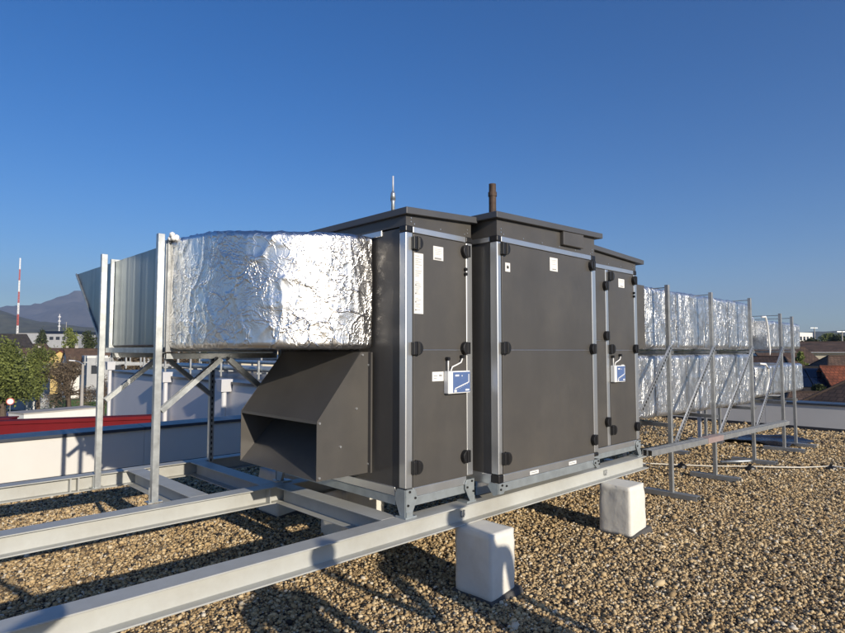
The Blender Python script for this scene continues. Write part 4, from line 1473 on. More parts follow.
# ------------------------------------------------------------------ houses
def house(name, label, px, D, w, d, ze, zr, wall, roof, rz=0.0, hip=0.0, wins=(), chim=None, solar=False, group='houses around the roof', over=0.5, gables=True, cat='house'):
    """ridge along local x; front (local -y) turned to the roof we stand on, plus rz"""
    c = at(px, D, -8)
    ang = YAW - math.pi / 2 - math.atan((px - 422.5) / 590.0) + R(rz)
    root = empty(name, c, label, cat, group, ang)
    ze, zr = ze + 8, zr + 8
    m = MB()
    m.box(-w / 2, w / 2, -d / 2, d / 2, -0.3, ze)
    if hip == 0:
        for s in (-1, 1):
            x = s * w / 2
            m.add([(x, -d / 2, ze), (x, d / 2, ze), (x, 0, zr - 0.12), (x - s * 0.2, -d / 2, ze), (x - s * 0.2, d / 2, ze), (x - s * 0.2, 0, zr - 0.12)],
                  [(0, 1, 2), (3, 5, 4), (0, 3, 4, 1), (1, 4, 5, 2), (2, 5, 3, 0)])
    m.build('wall', wall, root)
    # roof with thickness and tile UVs
    ov = over
    sl = (zr - ze) / (d / 2)
    yo, zo = d / 2 + ov, ze - sl * ov
    rx = w / 2 + ov * 0.6
    hx = hip
    top = [(-rx, -yo, zo), (rx, -yo, zo), (rx, yo, zo), (-rx, yo, zo), (-rx + hx, 0, zr), (rx - hx, 0, zr)]
    fs = [(0, 1, 5, 4), (2, 3, 4, 5), (3, 0, 4), (1, 2, 5)] if hip else [(0, 1, 5, 4), (2, 3, 4, 5)]
    me = bpy.data.meshes.new('roof')
    me.from_pydata(top, [], fs)
    uv = me.uv_layers.new(name='UVMap')
    for p in me.polygons:
        nrm = p.normal
        ax = Vector((-nrm.y, nrm.x, 0))
        ax = ax.normalized() if ax.length > 1e-4 else Vector((1, 0, 0))
        ay = nrm.cross(ax)
        for li in p.loop_indices:
            v = me.vertices[me.loops[li].vertex_index].co
            uv.data[li].uv = (v.dot(ax), v.dot(ay))
    me.materials.append(roof)
    ro = bpy.data.objects.new('roof', me)
    COL.objects.link(ro)
    ro.parent = root
    so = ro.modifiers.new('t', 'SOLIDIFY')
    so.thickness = 0.16
    so.offset = 1
    rc = MB()
    rc.tube([(-rx + hx, 0, zr + 0.14), (rx - hx, 0, zr + 0.14)], 0.10, 6)
    if hip:
        for s in (-1, 1):
            for t in (-1, 1):
                rc.tube([(s * (rx - hx), 0, zr + 0.14), (s * rx, t * yo, zo + 0.14)], 0.09, 6)
    rc.build('ridge_cap', roof, ro)
    gt = MB()
    gt.tube([(-rx, -yo - 0.05, zo + 0.02), (rx, -yo - 0.05, zo + 0.02)], 0.07, 6)
    gt.build('gutter', M['greywall'], ro)
    if chim:
        for cx_, cyy in chim:
            k = MB()
            zc = zr - abs(cyy) * sl
            k.box(cx_ - 0.3, cx_ + 0.3, cyy - 0.25, cyy + 0.25, zc - 0.6, zr + 0.7)
            k.box(cx_ - 0.38, cx_ + 0.38, cyy - 0.33, cyy + 0.33, zr + 0.702, zr + 0.80)
            k.build('chimney', M['concrete'], ro)
    for (wx, wz, ww, wh) in wins:
        f = MB()
        z0 = wz + 8
        f.box(wx - ww / 2 - 0.08, wx + ww / 2 + 0.08, -d / 2 - 0.04, -d / 2 - 0.001, z0 - wh / 2 - 0.08, z0 + wh / 2 + 0.08)
        fo = f.build('window', M['whitewall'], root)
        f = MB()
        f.box(wx - ww / 2, wx + ww / 2, -d / 2 - 0.05, -d / 2 - 0.042, z0 - wh / 2, z0 + wh / 2)
        f.build('pane', M['glass'], fo)
    if solar:
        s_ = MB()
        nrm = Vector((0, -sl, 1)).normalized()
        for i in range(int((w - hip * 1.2 - 1) / 1.7)):
            for j in range(2):
                xa = -w / 2 + hip * 0.6 + 0.6 + i * 1.7
                ya, yb = -d / 2 * 0.86 + j * d * 0.20, -d / 2 * 0.86 + j * d * 0.20 + d * 0.19
                q = [Vector((xa, ya, zr + ya * sl)), Vector((xa + 1.62, ya, zr + ya * sl)), Vector((xa + 1.62, yb, zr + yb * sl)), Vector((xa, yb, zr + yb * sl))]
                s_.hexa([v + nrm * 0.19 for v in q] + [v + nrm * 0.23 for v in q])
        s_.build('solar_panel', M['panelblue'], ro)
    return root


H = house
tB, tD, tR = M['tile_brown'], M['tile_dark'], M['tile_red']
H('house', 'long low house with brown hipped roof and small windows, behind the other right hand houses', 838, 84, 15.5, 9, 1.5, 2.75, M['cream'], tB, 8, 3.5, ((-5.2, -0.4, 0.8, 0.8), (-1.5, -0.4, 0.8, 0.8), (2.5, -0.4, 1.0, 0.8), (-5.2, -3.5, 0.9, 1.1), (-1.5, -3.5, 0.9, 1.1), (2.5, -3.5, 0.9, 1.1)), [(2.0, 1.0)])
H('house', 'house with brown pyramid roof and red tiles at the right edge', 836, 56, 7.0, 7, -1.5, 1.0, M['cream'], tB, 35, 3.0, ((-1.5, -3.4, 0.9, 1.1), (1.5, -3.4, 0.9, 1.1)))
H('house', 'red tiled low wing in front of the brown pyramid roof at the right edge', 858, 48, 5.2, 5, -1.7, 0.22, M['cream'], tR, 24, 0, ((0.0, -4.2, 0.9, 1.0),))
H('house', 'dark house with blue black solar panels beside the far ducts', 813, 50, 8.0, 7, -1.7, 0.1, M['greywall'], tD, 14, 1.5, ((-2.2, -3.2, 0.8, 1.0), (1.5, -3.2, 0.8, 1.0)), None, True)
H('house', 'small cream house with reddish brown roof right beside the duct end', 803, 41, 2.8, 4, -2.1, -1.35, M['yellow'], tB, 10, 0.8, ((0.3, -2.7, 0.5, 0.6),))
H('house', 'nearest house with a broad brown tiled roof just over the right parapet', 870, 29.5, 9.0, 10, -2.9, 0.12, M['cream'], tB, -24, 4.0, (), [(2.0, 0.5)])
H('house', 'white rendered house seen through the gap between the far ducts', 777, 75, 6.0, 7, 0.2, 1.9, M['whitewall'], tB, 25, 0, ((-1.2, -1.2, 0.9, 1.0), (1.4, -1.2, 0.9, 1.0)))
H('house', 'brown roofed house low in the gap between upper and lower ducts', 764, 58, 8.0, 8, -1.0, 0.9, M['cream'], tB, -20, 2.5, ())
H('house', 'house with dark roof seen under the long upper duct by the second stand', 700, 62, 11, 8, -0.6, 1.0, M['cream'], tD, 5, 2.0, ((-3, -2.3, 0.9, 1.0), (0, -2.3, 0.9, 1.0), (3, -2.3, 0.9, 1.0)))
H('house', 'yellow gabled house with red roof left of the front post', 64, 135, 9, 6.2, -0.9, 1.55, M['yellow'], tR, 82, 0, (), None)
H('house', 'long house with dark red roof behind the yellow gable', 56, 175, 16, 8, 0.1, 2.2, M['cream'], tB, 4, 0, ((-5, -1.2, 1, 1), (-2, -1.2, 1, 1), (1, -1.2, 1, 1), (4, -1.2, 1, 1)), [(3, 0.4), (-4, 0.4)])
H('house', 'house with steep reddish roof and dormer behind the street lamp', 88, 125, 8, 7, -1.2, 1.9, M['whitewall'], tB, 12, 0.0, ((-2, -2.8, 1, 1), (1.5, -2.8, 1, 1)), [(-2, 0.3)])
H('house', 'dark barn roof at the left edge behind the willow', 2, 210, 20, 12, 1.8, 7.4, M['greywall'], tD, 0, 3)
H('house', 'low house with brown roof between barn and mast', 30, 220, 14, 9, 1.0, 4.0, M['whitewall'], tB, -6, 2, ((-4, -1, 1.2, 1.2), (0, -1, 1.2, 1.2), (4, -1, 1.2, 1.2)))


def flat_building(name, label, px0, px1, D0, D1, depth, ztop, wall, roof, cat='building', wins=0, zb=-8.3, rim=0.25):
    a, c = at(px0, D0, 0), at(px1, D1, 0)
    d = (c - a).normalized()
    nrm = Vector((-d.y, d.x, 0))
    if nrm.dot(FW) < 0:
        nrm = -nrm
    root = empty(name, Vector((a.x, a.y, -8)), label, cat, None)
    m = MB(root.location)
    z = Vector((0, 0, 1))
    e, f = c + nrm * depth, a + nrm * depth
    m.hexa([a + z * zb, c + z * zb, e + z * zb, f + z * zb, a + z * ztop, c + z * ztop, e + z * ztop, f + z * ztop])
    m.build('wall', wall, root)
    k = MB(root.location)
    i0 = -nrm * 0.05 - d * 0.05
    j0 = -nrm * 0.05 + d * 0.05
    k.hexa([a + i0 + z * (ztop + 0.002), c + j0 + z * (ztop + 0.002), e - i0 + z * (ztop + 0.002), f - j0 + z * (ztop + 0.002),
            a + i0 + z * (ztop + rim), c + j0 + z * (ztop + rim), e - i0 + z * (ztop + rim), f - j0 + z * (ztop + rim)])
    k.build('roof_edge', roof, root)
    L_ = (c - a).length
    for i in range(wins):
        t = (i + 0.5) / wins
        p = a + d * L_ * t - nrm * 0.02
        w = MB(root.location)
        q = d * min(1.1, L_ / wins * 0.3)
        zz = ztop - 2.2
        w.hexa([p - q - nrm * 0.03 + z * (zz - 0.8), p + q - nrm * 0.03 + z * (zz - 0.8), p + q + nrm * 0.015 + z * (zz - 0.8), p - q + nrm * 0.015 + z * (zz - 0.8),
                p - q - nrm * 0.03 + z * (zz + 0.8), p + q - nrm * 0.03 + z * (zz + 0.8), p + q + nrm * 0.015 + z * (zz + 0.8), p - q + nrm * 0.015 + z * (zz + 0.8)])
        w.build('window', M['glass'], root)
    return root, a, d, nrm, L_


flat_building('white_block', 'small white apartment block on the horizon right of the ducts', 799, 812.5, 250, 255, 10, zrow(333.2, 250), M['whitewall'], M['whitewall'], wins=4, rim=0.3)
flat_building('hall', 'pale hall with dark blue roof edge under the mountain', 42, 74, 300, 300, 20, zrow(334, 300), M['greywall'], M['panelblue'], wins=5, rim=1.5)
flat_building('grey_shed', 'grey shed between the willow and the brown bare tree', 27, 52, 96, 100, 9, zrow(365, 96), M['greywall'], M['greywall'], wins=2)
flat_building('warehouse', 'pale warehouse behind the street lamp and the front left post', 88, 150, 112, 118, 14, zrow(358, 112), M['greywall'], M['whitewall'], wins=3, rim=0.4)
flat_building('pavilion', 'low white flat building with dark roof edge above the red roof', 27, 103, 52, 58, 2.6, -3.95, M['whitewall'], M['concrete'], rim=0.12)
flat_building('horizon_hall', 'long low pale hall on the horizon beside the mast', 17, 38, 420, 420, 25, zrow(333.5, 420), M['greywall'], M['concrete'], wins=0)

# red sheet metal roof edge just behind the left parapet
rr, a, d, nrm, L_ = flat_building('red_roof', 'dark red sheet metal roof edge rising just behind the left white parapet', -120, 153, 12.6, 14.5, 0.35, -0.02, M['red'], M['red'], cat='roof', rim=0.08)
flat_building('red_canopy', 'dark red roof corner at the left edge below the no entry sign', -90, 12, 27, 28, 1.0, -1.6, M['red'], M['red'], cat='roof', rim=0.06)

# lavender building with downpipes and rooftop pipes
zt = 1.0
pB = FW * 11.0 + RT * (11.0 * (275 - 422.5) / 590)
dirw = FW * math.cos(R(-41.5)) + RT * math.sin(R(-41.5))
# far corner on the bearing of column 111
uu = (111 - 422.5) / 590
bu, bw = pB.dot(RT), pB.dot(FW)
du, dw = dirw.dot(RT), dirw.dot(FW)
tt = (uu * bw - bu) / (du - uu * dw)
pA = pB + dirw * tt
pC = pB - dirw * 0.4
nr = Vector((dirw.y, -dirw.x, 0))
if nr.dot(RT) < 0:
    nr = -nr
lav = empty('lavender_building', Vector((pA.x, pA.y, -8)), 'lavender rendered building with white downpipes behind the left parapet', 'building')
z = Vector((0, 0, 1))
m = MB(lav.location)
m.hexa([pA + z * -8.3, pC + z * -8.3, pC + nr * 5 + z * -8.3, pA + nr * 5 + z * -8.3, pA + z * (zt - 0.05), pC + z * (zt - 0.05), pC + nr * 5 + z * (zt - 0.05), pA + nr * 5 + z * (zt - 0.05)])
m.build('wall', M['render'], lav)
m = MB(lav.location)
o_ = -nr * 0.05
m.hexa([pA + o_ + z * (zt - 0.048), pC + o_ + z * (zt - 0.048), pC + nr * 5 + z * (zt - 0.048), pA + nr * 5 + z * (zt - 0.048),
        pA + o_ + z * zt, pC + o_ + z * zt, pC + nr * 5 + z * zt, pA + nr * 5 + z * zt])
m.build('roof_edge', M['coping'], lav)
for px, yh, sc_ in ((115.5, 369, 1.0), (172, 381, 1.0), (231, 390, 1.0)):
    u_ = (px - 422.5) / 590
    t = (u_ * pA.dot(FW) - pA.dot(RT)) / ((-du) - u_ * (-dw))
    p = pA - dirw * t
    D_ = p.dot(FW)
    zh = zrow(yh, D_)
    k = MB(lav.location)
    q = p - nr * 0.13
    k.tube([q + z * zh, q + z * -8], 0.055, 10)
    ko = k.build('downpipe', M['white_pipe'], lav, smooth=False)
    k = MB(lav.location)
    k.hexa([q - dirw * 0.10 - nr * 0.1 + z * (zh - 0.02), q + dirw * 0.10 - nr * 0.1 + z * (zh - 0.02), q + dirw * 0.10 + nr * 0.12 + z * (zh - 0.02), q - dirw * 0.10 + nr * 0.12 + z * (zh - 0.02),
            q - dirw * 0.16 - nr * 0.12 + z * (zh + 0.24), q + dirw * 0.16 - nr * 0.12 + z * (zh + 0.24), q + dirw * 0.16 + nr * 0.12 + z * (zh + 0.24), q - dirw * 0.16 + nr * 0.12 + z * (zh + 0.24)])
    k.build('hopper', M['white_pipe'], ko)
# pipe rack on its roof
rk = empty('pipe_rack', pB + nr * 1.2 + z * zt, 'rack of pale blue grey pipes on the roof of the lavender building', 'pipe rack')
for off, h, r in ((1.0, 0.22, 0.06), (1.25, 0.22, 0.06), (1.9, 0.34, 0.05), (2.6, 0.45, 0.09)):
    k = MB(rk.location)
    k.tube([pC + nr * off + z * (zt + h), pA - dirw * 3 + nr * off + z * (zt + h)], r, 8)
    k.build('pipe', M['galv_foot'], rk, smooth=True)
for i in range(10):
    p = pC + dirw * (0.8 + i * 2.1)
    k = MB(rk.location)
    for off, h in ((0.9, 0.42), (2.0, 0.55), (2.75, 0.65)):
        k.bar(p + nr * off + z * zt, p + nr * off + z * (zt + h), 0.045, 0.045, up=(1, 0, 0))
    k.bar(p + nr * 0.85 + z * (zt + 0.13), p + nr * 2.8 + z * (zt + 0.13), 0.04, 0.04)
    k.build('rack_post', M['strut'], rk)
u_ = (190 - 422.5) / 590
cb = empty('roof_cabinet', pB + dirw * 9.0 + nr * 3.6 + z * zt, 'cream box cabinet on the roof of the lavender building', 'cabinet')
k = MB(cb.location)
c0 = cb.location
k.hexa([c0 - dirw * 1.2 - nr * 0.7 + z * 0.1, c0 + dirw * 1.2 - nr * 0.7 + z * 0.1, c0 + dirw * 1.2 + nr * 0.7 + z * 0.1, c0 - dirw * 1.2 + nr * 0.7 + z * 0.1,
        c0 - dirw * 1.2 - nr * 0.7 + z * 0.62, c0 + dirw * 1.2 - nr * 0.7 + z * 0.62, c0 + dirw * 1.2 + nr * 0.7 + z * 0.62, c0 - dirw * 1.2 + nr * 0.7 + z * 0.62])
k.build('cabinet_body', M['cream'], cb, bevel=0.02)
k = MB(cb.location)
k.hexa([c0 - dirw * 1.0 - nr * 0.5 + z * 0.0, c0 + dirw * 1.0 - nr * 0.5, c0 + dirw * 1.0 + nr * 0.5, c0 - dirw * 1.0 + nr * 0.5,
        c0 - dirw * 1.0 - nr * 0.5 + z * 0.098, c0 + dirw * 1.0 - nr * 0.5 + z * 0.098, c0 + dirw * 1.0 + nr * 0.5 + z * 0.098, c0 - dirw * 1.0 + nr * 0.5 + z * 0.098])
k.build('plinth', M['concrete'], cb)

# ------------------------------------------------------------------ street things
D_ = 76
lp = empty('street_lamp', at(84, D_, -8), 'concrete street lamp with a curved arm behind the red roof', 'street lamp')
k = MB(lp.location)
b0 = at(84, D_, -8)
k.tube([b0, b0 + z * 3.5, b0 + z * 7.9], [0.26, 0.2, 0.14], 8)
k.build('pole', M['concrete'], lp)
k = MB(lp.location)
tp = b0 + z * 7.9
k.tube([tp, tp - RT * 0.5 + z * 0.3, tp - RT * 1.0 + z * 0.42], 0.06, 6)
k.build('arm', M['galv'], lp)
k = MB(lp.location)
k.bar(tp - RT * 1.0 + z * 0.42, tp - RT * 1.75 + z * 0.48, 0.3, 0.14)
k.build('lamp_head', M['white_plastic'], lp, bevel=0.03)
k = MB(lp.location)
k.tube([b0 + z * 0.0, b0 + z * 0.5], 0.34, 8)
k.build('foot_band', M['mast_red'], lp)

D_ = 74
sg = empty('no_entry_sign', at(13, D_, -8), 'round white and red no entry sign on a grey pole at the left edge', 'road sign')
b0 = sg.location.copy()
zc = zrow(401, D_)
k = MB(b0)
k.tube([b0, Vector((b0.x, b0.y, zc + 0.3))], 0.04, 8)
k.build('pole', M['galv'], sg)
fwd = (Vector((b0.x, b0.y, 0))).normalized()
cc = Vector((b0.x, b0.y, zc)) - fwd * 0.06
for nm, r_, off, mt in (('sign_rim', 0.44, 0.0, 'mast_red'), ('sign_face', 0.33, -0.02, 'mast_white')):
    k = MB(b0)
    k.tube([cc + fwd * (off + 0.012), cc + fwd * off], r_, 24)
    k.build(nm, M[mt], sg)

# blue car
cr = empty('parked_car', at(2, 84, -7.98), 'dark blue car parked on the road at the left edge', 'car', None, YAW - 0.9)
k = MB()
prof = [(-2.1, 0.35), (2.05, 0.35), (2.1, 0.75), (1.95, 0.88), (1.1, 0.98), (0.45, 1.45), (-1.0, 1.48), (-1.75, 1.0), (-2.1, 0.92)]
k.prism_y(prof, -0.85, 0.85)
k.build('body', M['car_blue'], cr, bevel=0.08, seg=3)
for s in (-1, 1):
    k = MB()
    yy = s * 0.853
    k.prism_y([(0.95, 1.0), (0.40, 1.39), (-0.95, 1.41), (-1.5, 1.03)], min(yy, yy + s * 0.004), max(yy, yy + s * 0.004))
    k.build('side_window', M['glass'], cr)
    for x in (-1.3, 1.3):
        k = MB()
        k.tube([(x, s * 0.70, 0.32), (x, s * 0.875, 0.32)], 0.32, 16)
        wo = k.build('wheel', M['tyre'], cr)
        k = MB()
        k.tube([(x, s * 0.876, 0.32), (x, s * 0.885, 0.32)], 0.19, 12)
        k.build('rim', M['galv'], wo)

# red and white mast, thin tower, right-hand pole
D_ = 620
mr = empty('radio_mast', at(17.3, D_, -8), 'tall red and white radio mast in front of the hills on the left', 'mast')
z0, z1 = -8, zrow(257.5, D_)
ns = 9
for i in range(ns):
    a_, b_ = z0 + (z1 - z0) * i / ns, z0 + (z1 - z0) * (i + 1) / ns
    k = MB(mr.location)
    c0 = at(17.3, D_, 0)
    r0_, r1_ = 0.95 - 0.5 * i / ns, 0.95 - 0.5 * (i + 1) / ns
    legs = [Vector((math.cos(t), math.sin(t), 0)) for t in (0.3, 1.87, 3.44, 5.01)]
    for q in range(4):
        k.bar(c0 + legs[q] * r0_ + z * a_, c0 + legs[q] * r1_ + z * (b_ - 0.01), 0.32, 0.32, up=(1, 0, 0))
        for j in range(4):
            zz0, zz1 = a_ + (b_ - a_) * j / 4, a_ + (b_ - a_) * (j + 1) / 4
            k.bar(c0 + legs[q] * r0_ + z * zz0, c0 + legs[(q + 1) % 4] * r1_ + z * zz1, 0.16, 0.16, up=(0.3, 0.7, 0))
    k.build('mast_section', M['mast_white' if i % 2 == 0 else 'mast_red'], mr)
D_ = 900
tw = empty('lattice_tower', at(59, D_, -8), 'small pale transmitter tower under the mountain, right of the red and white mast', 'tower')
c0 = tw.location.copy()
k = MB(c0)
k.tube([c0, c0 + z * (zrow(314, D_) + 8)], [1.3, 0.5], 6)
k.build('tower_shaft', M['mast_white'], tw)
k = MB(c0)
for h in (0.7, 0.82, 0.92):
    zz = c0 + z * ((zrow(314, D_) + 8) * h)
    k.tube([zz, zz + z * 1.8], 1.9, 8)
k.build('antenna_drum', M['mast_white'], tw)
for px, D_, yt, lab in ((814.5, 170, 327.5, 'grey pole with a small cross arm right of the white block'), (842, 130, 331, 'pale lamp pole at the right edge above the dark trees'), (66, 300, 322, 'thin grey pole under the mountain left of the duct end')):
    b0 = at(px, D_, -8)
    up_ = empty('utility_pole', b0, lab, 'pole', 'poles on the horizon')
    k = MB(b0)
    zt_ = zrow(yt, D_) + 8
    k.tube([b0, b0 + z * zt_], [0.22, 0.14], 7)
    k.build('pole', M['concrete'], up_)
    k = MB(b0)
    k.bar(b0 + z * (zt_ - 0.15) - RT * 1.1, b0 + z * (zt_ - 0.15) + RT * 0.9, 0.14, 0.2)
    k.build('cross_arm', M['galv'], up_)
# white garden posts by the lawn
for i, px in enumerate((30, 36, 56)):
    b0 = at(px, 93 + i, -8)
    k = MB(b0)
    k.bar(b0, b0 + z * (1.9 - 0.3 * i), 0.28, 0.28, up=(1, 0, 0))
    o = k.build('gate_post', M['mast_white'])
    o.location = b0
    tag(o, ['tall white post at the left corner of the lawn', 'middle white post at the edge of the lawn, right of the tall one', 'short white post in front of the middle of the lawn'][i], 'post', 'white posts by the lawn')


# ------------------------------------------------------------------ people whose shadows fall across the scene
def person(label, x, y, height, face, arms, wide=1.0, jacket='jacket', hair=True):
    """standing figure; arms: for each side a list of (forward, side, up) joint points: elbow, wrist"""
    root = empty('person', (x, y, 0.02), label, 'person', None, face)
    s = height / 1.76
    J = {}
    E = []
    RAD = []
    V = []

    def v(p, r):
        V.append(Vector(p) * s)
        RAD.append((r[0] * s, r[1] * s) if isinstance(r, tuple) else (r * s, r * s))
        return len(V) - 1

    # local frame: +y forward, x right
    pel = v((0, 0, 0.96), (0.155 * wide, 0.115))
    wai = v((0, 0.0, 1.12), (0.145 * wide, 0.11))
    che = v((0, 0.0, 1.32), (0.165 * wide, 0.12))
    nb = v((0, -0.01, 1.46), (0.10 * wide, 0.085))
    nk = v((0, 0.0, 1.53), 0.058)
    jaw = v((0, 0.03, 1.60), (0.070, 0.082))
    hd_ = v((0, 0.015, 1.68), (0.078, 0.092))
    top = v((0, 0.0, 1.735), (0.058, 0.068))
    E += [(pel, wai), (wai, che), (che, nb), (nb, nk), (nk, jaw), (jaw, hd_), (hd_, top)]
    ns = v((0, 0.105, 1.645), 0.014)
    E.append((jaw, ns))
    for sd in (-1, 1):
        hip = v((sd * 0.095, 0, 0.88), 0.092)
        kn = v((sd * 0.11, 0.02, 0.50), 0.060)
        cf = v((sd * 0.115, -0.01, 0.34), 0.056)
        an = v((sd * 0.12, -0.02, 0.09), 0.042)
        ba = v((sd * 0.13, 0.09, 0.045), (0.045, 0.035))
        to = v((sd * 0.14, 0.19, 0.035), (0.040, 0.026))
        E += [(pel, hip), (hip, kn), (kn, cf), (cf, an), (an, ba), (ba, to)]
        sh = v((sd * 0.19 * wide, 0, 1.42), 0.062)
        elb_, wr = arms[0 if sd < 0 else 1]
        el = v(elb_, 0.046)
        wj = v(wr, 0.030)
        E += [(che, sh), (sh, el), (el, wj)]
        d = (Vector(wr) - Vector(elb_)).normalized()
        sx = d.cross(Vector((0, 1, 0)))
        sx = sx.normalized() if sx.length > 0.1 else Vector((1, 0, 0))
        pm = v(Vector(wr) + d * 0.06, (0.036, 0.018))
        E.append((wj, pm))
        cu = d.cross(sx).normalized()
        for i, (o_, l_) in enumerate(((-0.030, 0.070), (-0.010, 0.080), (0.010, 0.075), (0.030, 0.058))):
            b0_ = v(Vector(wr) + d * 0.095 + sx * o_, 0.0095)
            m_ = v(Vector(wr) + d * (0.095 + l_ * 0.55) + sx * o_ + cu * 0.012, 0.0085)
            e_ = v(Vector(wr) + d * (0.095 + l_ * 0.9) + sx * o_ + cu * 0.034, 0.007)
            E += [(pm, b0_), (b0_, m_), (m_, e_)]
        t0 = v(Vector(wr) + d * 0.055 - sx * 0.048 + cu * 0.01, 0.010)
        t1 = v(Vector(wr) + d * 0.095 - sx * 0.060 + cu * 0.025, 0.008)
        E += [(pm, t0), (t0, t1)]
    me = bpy.data.meshes.new('body_skeleton')
    me.from_pydata([tuple(p) for p in V], E, [])
    o = bpy.data.objects.new('body', me)
    COL.objects.link(o)
    sk = o.modifiers.new('skin', 'SKIN')
    sk.use_smooth_shade = True
    for i, sv in enumerate(me.skin_vertices[0].data):
        sv.radius = RAD[i]
        sv.use_root = (i == 0)
    sb = o.modifiers.new('sub', 'SUBSURF')
    sb.levels = 2
    sb.render_levels = 2
    bpy.context.view_layer.update()
    dg = bpy.context.evaluated_depsgraph_get()
    m2 = bpy.data.meshes.new_from_object(o.evaluated_get(dg))
    o.modifiers.clear()
    o.data = m2
    m2.name = 'body'
    m2.materials.clear()
    for n_ in ('skin', jacket, 'trousers', 'shoe'):
        m2.materials.append(M[n_])
    wrs = [Vector(a[1]) * s for a in arms]
    for p in m2.polygons:
        c = p.center
        if c.z < 0.10 * s:
            p.material_index = 3
        elif min((c - w).length for w in wrs) < 0.20 * s and min((c - w).length for w in wrs) < (c - Vector((0, 0, 1.3 * s))).length:
            near = min(range(2), key=lambda i: (c - wrs[i]).length)
            d = (wrs[near] - Vector(arms[near][0]) * s).normalized()
            p.material_index = 0 if (c - wrs[near]).dot(d) > 0.0 else 1
        elif c.z > 1.515 * s and abs(c.x) < 0.11 * s:
            p.material_index = 0
        elif c.z < 0.93 * s:
            p.material_index = 2
        else:
            p.material_index = 1
        p.use_smooth = True
    o.parent = root
    if hair:
        h = bpy.data.meshes.new('hair')
        bm = bmesh.new()
        bmesh.ops.create_uvsphere(bm, u_segments=20, v_segments=12, radius=1)
        for q in list(bm.verts):
            if q.co.z < -0.1 and q.co.y > -0.1 or q.co.z < -0.65 or (q.co.y > 0.55 and q.co.z < 0.45):
                bm.verts.remove(q)
        for q in bm.verts:
            q.co = Vector((q.co.x * 0.088, q.co.y * 0.104 + 0.008, q.co.z * 0.098 + 1.69)) * s
        bm.to_mesh(h)
        bm.free()
        h.polygons.foreach_set('use_smooth', [True] * len(h.polygons))
        h.materials.append(M['hair'])
        ho_ = bpy.data.objects.new('hair', h)
        COL.objects.link(ho_)
        ho_.parent = root
        ho_.modifiers.new('t', 'SOLIDIFY').thickness = 0.008
    return root


face0 = YAW - math.pi / 2
# photographer behind the camera, colleagues to the right
person('photographer standing behind the camera with both arms raised in front of the face', *((FW * -0.24 + RT * -0.02)[:2]), 1.76, face0,
       [((-0.31, 0.29, 1.47), (-0.20, 0.19, 1.60)), ((0.31, 0.30, 1.48), (0.20, 0.20, 1.61))], jacket='jacket')
ph = empty('phone', EYE - FW * 0.018 - Vector((0, 0, 0.03)), 'dark phone held up at the camera position by the photographer', 'phone', None, face0)
k = MB()
k.box(-0.075, 0.075, -0.008, 0.0, -0.01, 0.062)
k.build('phone_body', M['black'], ph, bevel=0.003)
k = MB()
k.box(-0.070, 0.070, -0.0095, -0.0083, -0.006, 0.058)
k.build('screen', M['glass'], ph)
person('colleague in a dark jacket standing right of the photographer with arms down', 1.415, -1.07, 1.74, R(-4),
       [((-0.30, -0.02, 1.14), (-0.29, 0.08, 0.90)), ((0.28, -0.02, 1.14), (0.27, 0.08, 0.90))], wide=1.12)
person('colleague farther right with one forearm lifted beside the body', 2.52, -1.07, 1.73, R(-2),
       [((-0.40, 0.02, 1.12), (-0.54, 0.06, 1.36)), ((0.27, -0.02, 1.14), (0.26, 0.08, 0.90))], wide=1.05)

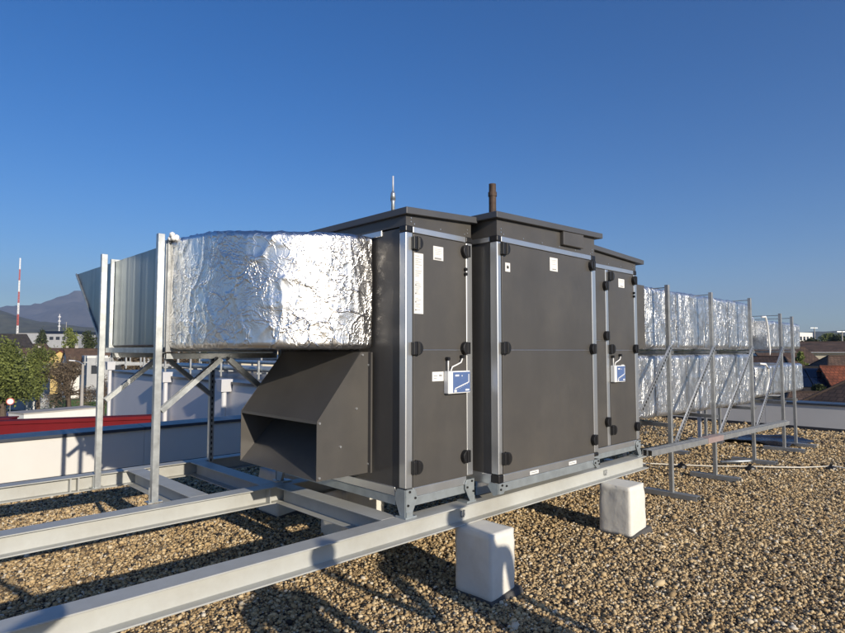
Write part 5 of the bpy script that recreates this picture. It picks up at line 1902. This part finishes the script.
# ------------------------------------------------------------------ air
hz = MB()
hz.box(-7200, 7200, -7200, 7200, -9.6, 640)
ho2 = hz.build('haze', [])
m, nt, b = new_mat('valley_haze')
nt.nodes.remove(b)
pv = nd(nt, 'ShaderNodeVolumePrincipled')
pv.inputs['Color'].default_value = (0.52, 0.68, 0.98, 1)
pv.inputs['Density'].default_value = 0.00016
pv.inputs['Anisotropy'].default_value = 0.1
nt.links.new(pv.outputs[0], nt.nodes['Material Output'].inputs['Volume'])
ho2.data.materials.append(m)
tag(ho2, 'thin pale blue haze filling the valley', 'haze', kind='stuff')

# ------------------------------------------------------------------ light, sky, camera
SUN_AZ, SUN_EL = 8.2, 17.0      # travel direction, degrees clockwise from +y; height above the horizon
w = bpy.data.worlds.new('World')
SC.world = w
w.use_nodes = True
nt = w.node_tree
bg = nt.nodes['Background']
sky = nt.nodes.new('ShaderNodeTexSky')
sky.sky_type = 'NISHITA'
sky.sun_disc = False
sky.sun_elevation = R(SUN_EL)
sky.sun_rotation = R(180 + SUN_AZ)
sky.altitude = 200
sky.air_density = 1.0
sky.dust_density = 0.5
sky.ozone_density = 4.0
hs = nt.nodes.new('ShaderNodeHueSaturation')
hs.inputs['Saturation'].default_value = 1.30
hs.inputs['Hue'].default_value = 0.511
nt.links.new(sky.outputs[0], hs.inputs['Color'])
nt.links.new(hs.outputs[0], bg.inputs[0])
bg.inputs[1].default_value = 0.092

sd = bpy.data.lights.new('sun', 'SUN')
sd.energy = 5.0
sd.angle = R(0.53)
sd.color = (1.0, 0.885, 0.73)
so_ = bpy.data.objects.new('sun', sd)
COL.objects.link(so_)
dv = Vector((math.sin(R(SUN_AZ)) * math.cos(R(SUN_EL)), math.cos(R(SUN_AZ)) * math.cos(R(SUN_EL)), -math.sin(R(SUN_EL))))
so_.rotation_euler = dv.to_track_quat('-Z', 'Y').to_euler()

cd = bpy.data.cameras.new('camera')
cam = bpy.data.objects.new('camera', cd)
COL.objects.link(cam)
cam.location = EYE
cam.rotation_euler = (math.pi / 2 + math.atan(34 / 590.0), 0, YAW - math.pi / 2)
cd.sensor_fit = 'HORIZONTAL'
cd.sensor_width = 36
cd.lens = 590 / 845 * 36
cd.clip_start = 0.03
cd.clip_end = 30000
SC.camera = cam

vs_ = SC.view_settings
vs_.view_transform = 'Standard'
vs_.look = 'None'
vs_.exposure = 0.46
vs_.gamma = 1.0
vs_.use_curve_mapping = False
SC.cycles.max_bounces = 8
SC.cycles.volume_bounces = 0
